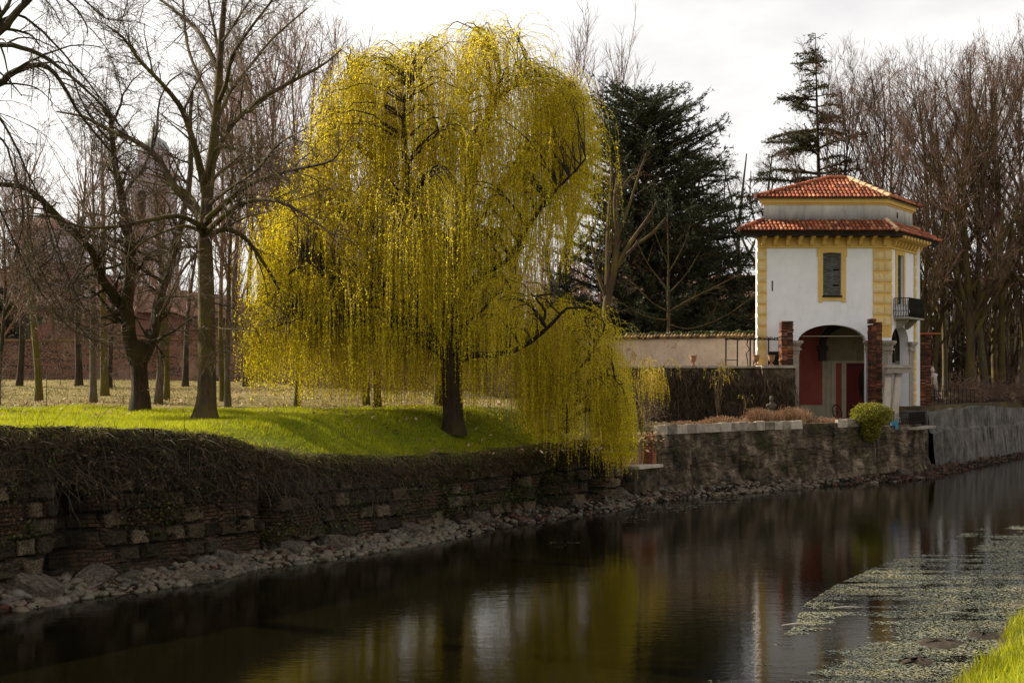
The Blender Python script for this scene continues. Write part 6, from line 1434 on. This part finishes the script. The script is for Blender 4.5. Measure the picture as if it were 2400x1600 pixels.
def ico_mesh(name, seed, sub, mat, jag=0.0, sq=1.0):
    bm = bmesh.new(); bmesh.ops.create_icosphere(bm, subdivisions=sub, radius=1.0); r = np.random.default_rng(seed)
    k = r.normal(size=(5, 3)); ph = r.uniform(0, 6, 5)
    for v in bm.verts:
        p = np.array(v.co); f = 1+sum(.06*math.sin(float(k[j]@p)*1.6+ph[j]) for j in range(5))
        if sq < 1: p = np.sign(p)*np.abs(p)**sq
        p = p*f+r.normal(0, jag, 3); v.co = p
    me = bpy.data.meshes.new(name); bm.to_mesh(me); bm.free(); me.materials.append(mat)
    a = me.attributes.new('rnd', 'FLOAT', 'POINT'); a.data.foreach_set('value', np.full(len(me.vertices), r.uniform(), np.float32))
    for p in me.polygons: p.use_smooth = jag == 0
    return me
COBM = [ico_mesh('cobble', s, 2, M_COB) for s in range(8)]
BLKM = [ico_mesh('fallen_block', 50+s, 2, M_COB, .05, .35) for s in range(6)]
rng = np.random.default_rng(140)
def cob_density(px):
    return np.interp(px, [-50, 0, 220, 270, 330, 480, 700, 740, 760, 900, 1100, 1160, 1230, 1450, 1600, 1780, 1870, 1900, 2200], [1, 1, .8, .2, 1, 1, .7, .05, .9, 1, .3, .08, .12, .3, .12, .45, .35, .05, .03])
cand = []
while len(cand) < 2300:
    u = rng.uniform(u_px(-30), u_px(2150)); px = float(np.interp(u, _uu, _pp))
    if rng.uniform() > cob_density(px): continue
    t = rng.uniform(.22, .86)
    if 300 < px < 720: t = rng.uniform(.3, .9)
    s = rng.uniform(.05, .125)*(1.1 if rng.uniform() < .2 else .85)
    cand.append((u, t, s, float(Wat(u)[1])))
cand.sort(key=lambda c: -c[2]/c[3])
U_ = np.array([c[0] for c in cand]); T__ = np.array([c[1] for c in cand]); S_ = np.array([c[2] for c in cand]); PB = bankp(U_, T__)
from mathutils import Euler
gp = Geo(); tmplV = []; 
for me in COBM:
    co_ = np.zeros(len(me.vertices)*3); me.vertices.foreach_get('co', co_); tmplV.append(co_.reshape(-1, 3))
bm_f = [np.array([p.vertices[:] for p in me.polygons]) for me in COBM]
for k in range(len(cand)):
    sc3 = np.array([S_[k]*rng.uniform(.95, 1.5), S_[k]*rng.uniform(.8, 1.1), S_[k]*rng.uniform(.5, .8)]); e = Euler((rng.normal(0, .3), rng.normal(0, .3), rng.uniform(0, 6.28)))
    pos = PB[k]+np.array([0, 0, sc3[2]*.35+rng.uniform(0, .05)])
    if k < 298:
        o = bpy.data.objects.new('cobble', COBM[k % 8]); COL.objects.link(o); o.location = pos.tolist(); o.scale = sc3.tolist(); o.rotation_euler = e
        px = float(np.interp(U_[k], _uu, _pp))
        tag(o, 'smooth rounded grey or tan river cobble lying in the shingle at the wall foot', 'cobble', 'river cobbles at the foot of the canal wall')
    else:
        M3 = np.array(e.to_matrix()); j = k % 8; gp.add((tmplV[j]*sc3)@M3.T+pos, bm_f[j], rng.uniform())
tag(gp.build('small_cobbles', M_COB, smooth=True), 'smaller rounded cobbles filling the shingle along the canal wall', 'cobbles', kind='stuff')
# rubble chips
K = 9000; uu = rng.uniform(u_px(-40), u_px(2420), K); tt = rng.uniform(.1, .8, K); keep = rng.uniform(0, 1, K) < .25+.9*(fbm(uu*.8, tt*2, 150) > .48); uu, tt = uu[keep], tt[keep]; K = len(uu); PBr = bankp(uu, tt)
def chips(PBr, smin, smax, mat, name, label, seed, cat='rubble'):
    r = np.random.default_rng(seed); K = len(PBr); g = Geo(); c8 = np.array([(a, b, c) for c in (-1, 1) for a, b in ((-1, -1), (1, -1), (1, 1), (-1, 1))], float)
    s = r.uniform(smin, smax, (K, 1, 1))*np.stack([r.uniform(.6, 1.6, K), r.uniform(.5, 1.0, K), r.uniform(.25, .7, K)], -1)[:, None]
    v = (c8[None]+r.normal(0, .22, (K, 8, 3)))*s; a = r.uniform(0, 6.28, K); ca, sa = np.cos(a), np.sin(a); tl = r.normal(0, .35, K)
    x = v[..., 0]*ca[:, None]-v[..., 1]*sa[:, None]; y = v[..., 0]*sa[:, None]+v[..., 1]*ca[:, None]; z = v[..., 2]+x*tl[:, None]
    V = np.stack([x, y, z], -1)+PBr[:, None]+np.array([0, 0, .03]); f = np.array([[3, 2, 1, 0], [4, 5, 6, 7], [0, 1, 5, 4], [1, 2, 6, 5], [2, 3, 7, 6], [3, 0, 4, 7]])
    g.add(V.reshape(-1, 3), (f[None]+(np.arange(K)*8)[:, None, None]).reshape(-1, 4), np.repeat(r.uniform(0, 1, K), 8)); return tag(g.build(name, mat), label, cat, kind='stuff')
h_ = K*2//3
chips(PBr[:h_], .025, .10, M_RUB, 'dark_rubble', 'dark angular rubble lying along the foot of the canal walls', 151)
chips(PBr[h_:], .03, .09, M_RUBR, 'brick_rubble', 'broken red brick pieces lying along the foot of the canal walls', 152)
# fallen blocks, singly
M_BLK = m_var('fallen_block_stone', [(.03, .024, .018), (.10, .08, .062), (.22, .18, .14)], 5, .9, 1.0, .05, 14)
FB = [(205, 1345, .42, 'large pitted stone block lying at the foot of the wall at far left'), (275, 1345, .30, 'tilted pale slab leaning on the wall foot at left'), (500, 1298, .36, 'long slab slanting down from the wall onto the cobbles'), (668, 1283, .34, 'large grey block between two cobble patches'), (755, 1310, .40, 'flat pitted boulder at the left end of the middle cobble patch'),
      (378, 1390, .33, 'pitted boulder standing in the water edge at left'), (430, 1388, .25, 'rough lump at the water edge beside the pitted boulder'), (1110, 1243, .36, 'slanting grey slab at the right end of the middle cobble patch'), (1140, 1250, .28, 'flat wet slab at the water edge below the hanging willow'), (1330, 1195, .33, 'flat boulder under the hanging willow'), (1435, 1165, .36, 'big pale block in the heap at the wall corner'), (1460, 1180, .30, 'angular block in the heap at the wall corner'),
      (1818, 1150, .30, 'pale pointed boulder at the water edge below the garden wall'), (2105, 1118, .30, 'bluish pale slab below the right end of the garden wall'), (60, 1345, .5, 'huge fallen wall block at the left edge'), (945, 1200, .33, 'leaning block propped on the wall above the middle cobbles')]
for k, (px, py, s, lb) in enumerate(FB):
    u = u_px(px); c = bankp(np.array([u]), np.array([.35 if k not in (5, 6, 8, 12) else .8]))[0]
    bm = bmesh.new(); bmesh.ops.create_cube(bm, size=2); bmesh.ops.subdivide_edges(bm, edges=bm.edges[:], cuts=3, use_grid_fill=True); r = np.random.default_rng(500+k)
    for v in bm.verts:
        p = np.array(v.co); p *= 1-.10*(np.sum(np.abs(p) > .9)-1); p += r.normal(0, .05, 3); v.co = p
    me = bpy.data.meshes.new('fallen_block'); bm.to_mesh(me); bm.free(); me.materials.append(M_BLK)
    o = bpy.data.objects.new('fallen_block', me); COL.objects.link(o); o.location = (c+[0, 0, s*.18]).tolist(); o.scale = (s*r.uniform(.9, 1.2), s*r.uniform(.6, .8), s*r.uniform(.35, .55)); o.rotation_euler = (r.normal(0, .25), r.normal(0, .3), r.uniform(0, 3)); tag(o, lb, 'stone block', 'fallen stone blocks at the wall foot')

# ---- floating weed
def wpx(px, py): d = F*H/(py-YH); return ((px-1200)/F*d, d)
def inpoly(x, y, poly):
    n = len(poly); c = np.zeros(len(x), bool); j = n-1
    for i in range(n):
        xi, yi = poly[i]; xj, yj = poly[j]; m = ((yi > y) != (yj > y)) & (x < (xj-xi)*(y-yi)/(yj-yi+1e-12)+xi); c ^= m; j = i
    return c
def polydist(x, y, poly):
    d = np.full(len(x), 1e9)
    for a, b in zip(poly, poly[1:]+poly[:1]):
        a = np.array(a); b = np.array(b); ab = b-a; t = np.clip(((x-a[0])*ab[0]+(y-a[1])*ab[1])/(ab@ab), 0, 1); d = np.minimum(d, np.hypot(x-a[0]-t*ab[0], y-a[1]-t*ab[1]))
    return d
weedpoly = [wpx(*p) for p in [(1560, 1640), (1740, 1560), (1860, 1470), (1880, 1420), (1960, 1370), (2060, 1325), (2180, 1275), (2300, 1238), (2420, 1218), (2620, 1250), (2560, 1400), (2360, 1640), (2200, 1760), (1560, 1760)]]
strip1 = [wpx(*p) for p in [(1240, 1262), (1380, 1232), (1560, 1190), (1760, 1160), (1960, 1145), (2000, 1152), (1800, 1180), (1600, 1215), (1480, 1245), (1300, 1285)]]
strip2 = [wpx(*p) for p in [(1500, 1186), (1640, 1168), (1900, 1142), (2080, 1128), (2080, 1136), (1900, 1160), (1600, 1200)]]
rng = np.random.default_rng(160)
def weed(K, poly, thr, seed, soft=1.2, sz=(.01, .036), base=.0):
    xs = [p[0] for p in poly]; ys = [p[1] for p in poly]; X = rng.uniform(min(xs), max(xs), K); Y = rng.uniform(min(ys), max(ys), K); ins = inpoly(X, Y, poly); X, Y = X[ins], Y[ins]
    dd = polydist(X, Y, poly); a = .50*X+.866*Y; c = .866*X-.5*Y
    f = .55*fbm(a*.16+.8*fbm(a*.2, c*.4, seed+3), c*.85, seed, 5)+.45*fbm(X*.55, Y*3.2, seed+7, 4); f = .5+(f-.5)*1.35; keep = (f+np.clip(dd/soft, 0, 1)*.16-.08+rng.normal(0, .035, len(X))) > thr; X, Y, f = X[keep], Y[keep], f[keep]; K = len(X)
    an = rng.uniform(0, 6.28, K); L = rng.uniform(*sz, K); A = np.stack([np.cos(an)*L, np.sin(an)*L, rng.normal(0, .07, K)*L], -1); B = np.stack([-np.sin(an)*L*.42, np.cos(an)*L*.42, rng.normal(0, .07, K)*L], -1)
    return np.stack([X, Y, .004+rng.uniform(0, .008, K)], -1), A, B, np.clip(f*1.2-.1+rng.normal(0, .2, K), 0, 1)
g = Geo()
for args in ((560000, weedpoly, .445, 11, 2.0), (60000, strip1, .56, 13, 1.2), (30000, strip2, .54, 14, .8)):
    C, A, B, rr = weed(*args); V, Q = diamonds(C, A, B); g.add(V, Q, np.repeat(rr, 4))
M_WEED = m_var('floating_weed', [(.03, .036, .02), (.09, .105, .075), (.17, .18, .135), (.28, .24, .10)], 1.2, .45, 0, use_rnd=.55, spec=.5)
tag(g.build('floating_weed', M_WEED), 'grey green floating water weed covering the right part of the canal', 'water weed', kind='stuff')
# submerged mud mounds near the near bank
for k, (px, py, s, lb) in enumerate([(2205, 1508, .5, 'dark mossy mud lump in the weed near the near bank'), (2310, 1490, .45, 'dark twiggy mud lump nearest the bright grass'), (2150, 1550, .35, 'small dark mud lump left of the others in the weed')]):
    x, y = wpx(px, py); g = Geo(); g.lathe((x, y, -.05), [(s, 0), (s*.8, .05), (s*.5, .09), (.05, .12)], 14); V = np.concatenate(g.V); r = np.random.default_rng(k); g.V = [V+r.normal(0, .02, V.shape)*[2, 2, .6]]; tag(recentre(g.build('mud_lump', M_RUB, smooth=True), (x, y, 0)), lb, 'mud lump', 'mud lumps in the weed')
# pale floating sticks
for k, (px, py, L, lb) in enumerate([(2235, 1440, .55, 'pale stick floating on the weed at right'), (1865, 1468, .5, 'pale bark strip floating at the tip of the weed'), (1980, 1428, .6, 'pale reed stalk floating on the weed below the pavilion reflection')]):
    x, y = wpx(px, py); g = Geo(); g.tube([(x-L/2, y-.06, .04), (x, y, .055), (x+L/2, y+.05, .035)], [.008, .016, .006], 6); tag(recentre(g.build('floating_stick', M_STONEL), (x, y, .04)), lb, 'stick')
# ================================================================== light, world, camera
SUNV = np.array([-.87, .49, 0.0]); SUNV = SUNV/np.linalg.norm(SUNV); EL = math.radians(32)
d = Vector((SUNV[0]*math.cos(EL), SUNV[1]*math.cos(EL), math.sin(EL)))
ld = bpy.data.lights.new('sun', 'SUN'); ld.energy = 5.0; ld.angle = math.radians(.6); ld.color = (1.0, .89, .68)
lo = bpy.data.objects.new('sun', ld); COL.objects.link(lo); lo.rotation_euler = d.to_track_quat('Z', 'Y').to_euler()
w = bpy.data.worlds.new('World'); sc.world = w; w.use_nodes = True
t = w.node_tree; bg = t.nodes['Background']
sky = t.nodes.new('ShaderNodeTexSky'); sky.sky_type = 'NISHITA'; sky.sun_disc = False
sky.sun_elevation = EL; sky.sun_rotation = math.atan2(SUNV[0], SUNV[1]); sky.air_density = 1.0; sky.dust_density = 2.0
tc = t.nodes.new('ShaderNodeTexCoord'); mp = t.nodes.new('ShaderNodeMapping'); mp.inputs['Scale'].default_value = (1, 1, 2.6)
t.links.new(tc.outputs['Generated'], mp.inputs[0])
nz = t.nodes.new('ShaderNodeTexNoise'); nz.inputs['Scale'].default_value = 1.9; nz.inputs['Detail'].default_value = 6; nz.inputs['Roughness'].default_value = .55
t.links.new(mp.outputs[0], nz.inputs[0])
rp = t.nodes.new('ShaderNodeValToRGB'); e = rp.color_ramp.elements
e[0].position = .40; e[0].color = (7.1, 7.15, 7.3, 1); e[1].position = .60; e[1].color = (11.2, 11.0, 10.8, 1)
t.links.new(nz.outputs[0], rp.inputs[0])
mx = t.nodes.new('ShaderNodeMix'); mx.data_type = 'RGBA'; mx.inputs[0].default_value = .86
t.links.new(sky.outputs[0], mx.inputs[6]); t.links.new(rp.outputs[0], mx.inputs[7]); 
# cloud brightness set for fill light: brighter sunward, dimmed overhead and behind, tinted warm
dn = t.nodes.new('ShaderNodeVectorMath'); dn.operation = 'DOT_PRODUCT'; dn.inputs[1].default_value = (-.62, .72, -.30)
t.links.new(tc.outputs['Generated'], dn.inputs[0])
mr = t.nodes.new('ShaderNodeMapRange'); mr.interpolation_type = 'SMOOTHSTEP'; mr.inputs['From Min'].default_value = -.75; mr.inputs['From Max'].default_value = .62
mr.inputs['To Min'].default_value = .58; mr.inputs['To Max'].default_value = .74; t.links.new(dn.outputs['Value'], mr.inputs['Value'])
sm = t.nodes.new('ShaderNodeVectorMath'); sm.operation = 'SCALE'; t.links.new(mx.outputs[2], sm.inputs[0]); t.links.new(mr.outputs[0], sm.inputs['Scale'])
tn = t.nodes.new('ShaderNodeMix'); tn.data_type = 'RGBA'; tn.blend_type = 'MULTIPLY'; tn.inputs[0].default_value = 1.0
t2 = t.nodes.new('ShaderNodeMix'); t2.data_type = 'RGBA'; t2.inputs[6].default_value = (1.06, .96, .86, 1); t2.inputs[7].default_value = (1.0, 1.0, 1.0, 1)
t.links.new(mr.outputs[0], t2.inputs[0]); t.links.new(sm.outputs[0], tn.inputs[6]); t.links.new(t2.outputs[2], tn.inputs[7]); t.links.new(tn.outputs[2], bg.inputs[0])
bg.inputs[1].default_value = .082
cam = bpy.data.cameras.new('camera'); co = bpy.data.objects.new('camera', cam); COL.objects.link(co)
cam.sensor_width = 36; cam.lens = 45; cam.shift_y = (YH-800)/2400.0; cam.clip_end = 3000; cam.clip_start = .1
co.location = (0, 0, H); co.rotation_euler = (math.radians(90), 0, 0); sc.camera = co
sc.view_settings.view_transform = 'Standard'; sc.view_settings.look = 'None'; sc.view_settings.exposure = 1.0; sc.view_settings.gamma = 1
sc.cycles.max_bounces = 10; sc.cycles.transparent_max_bounces = 6; sc.cycles.diffuse_bounces = 8; sc.cycles.glossy_bounces = 3; sc.cycles.transmission_bounces = 8
sc.cycles.use_denoising = True
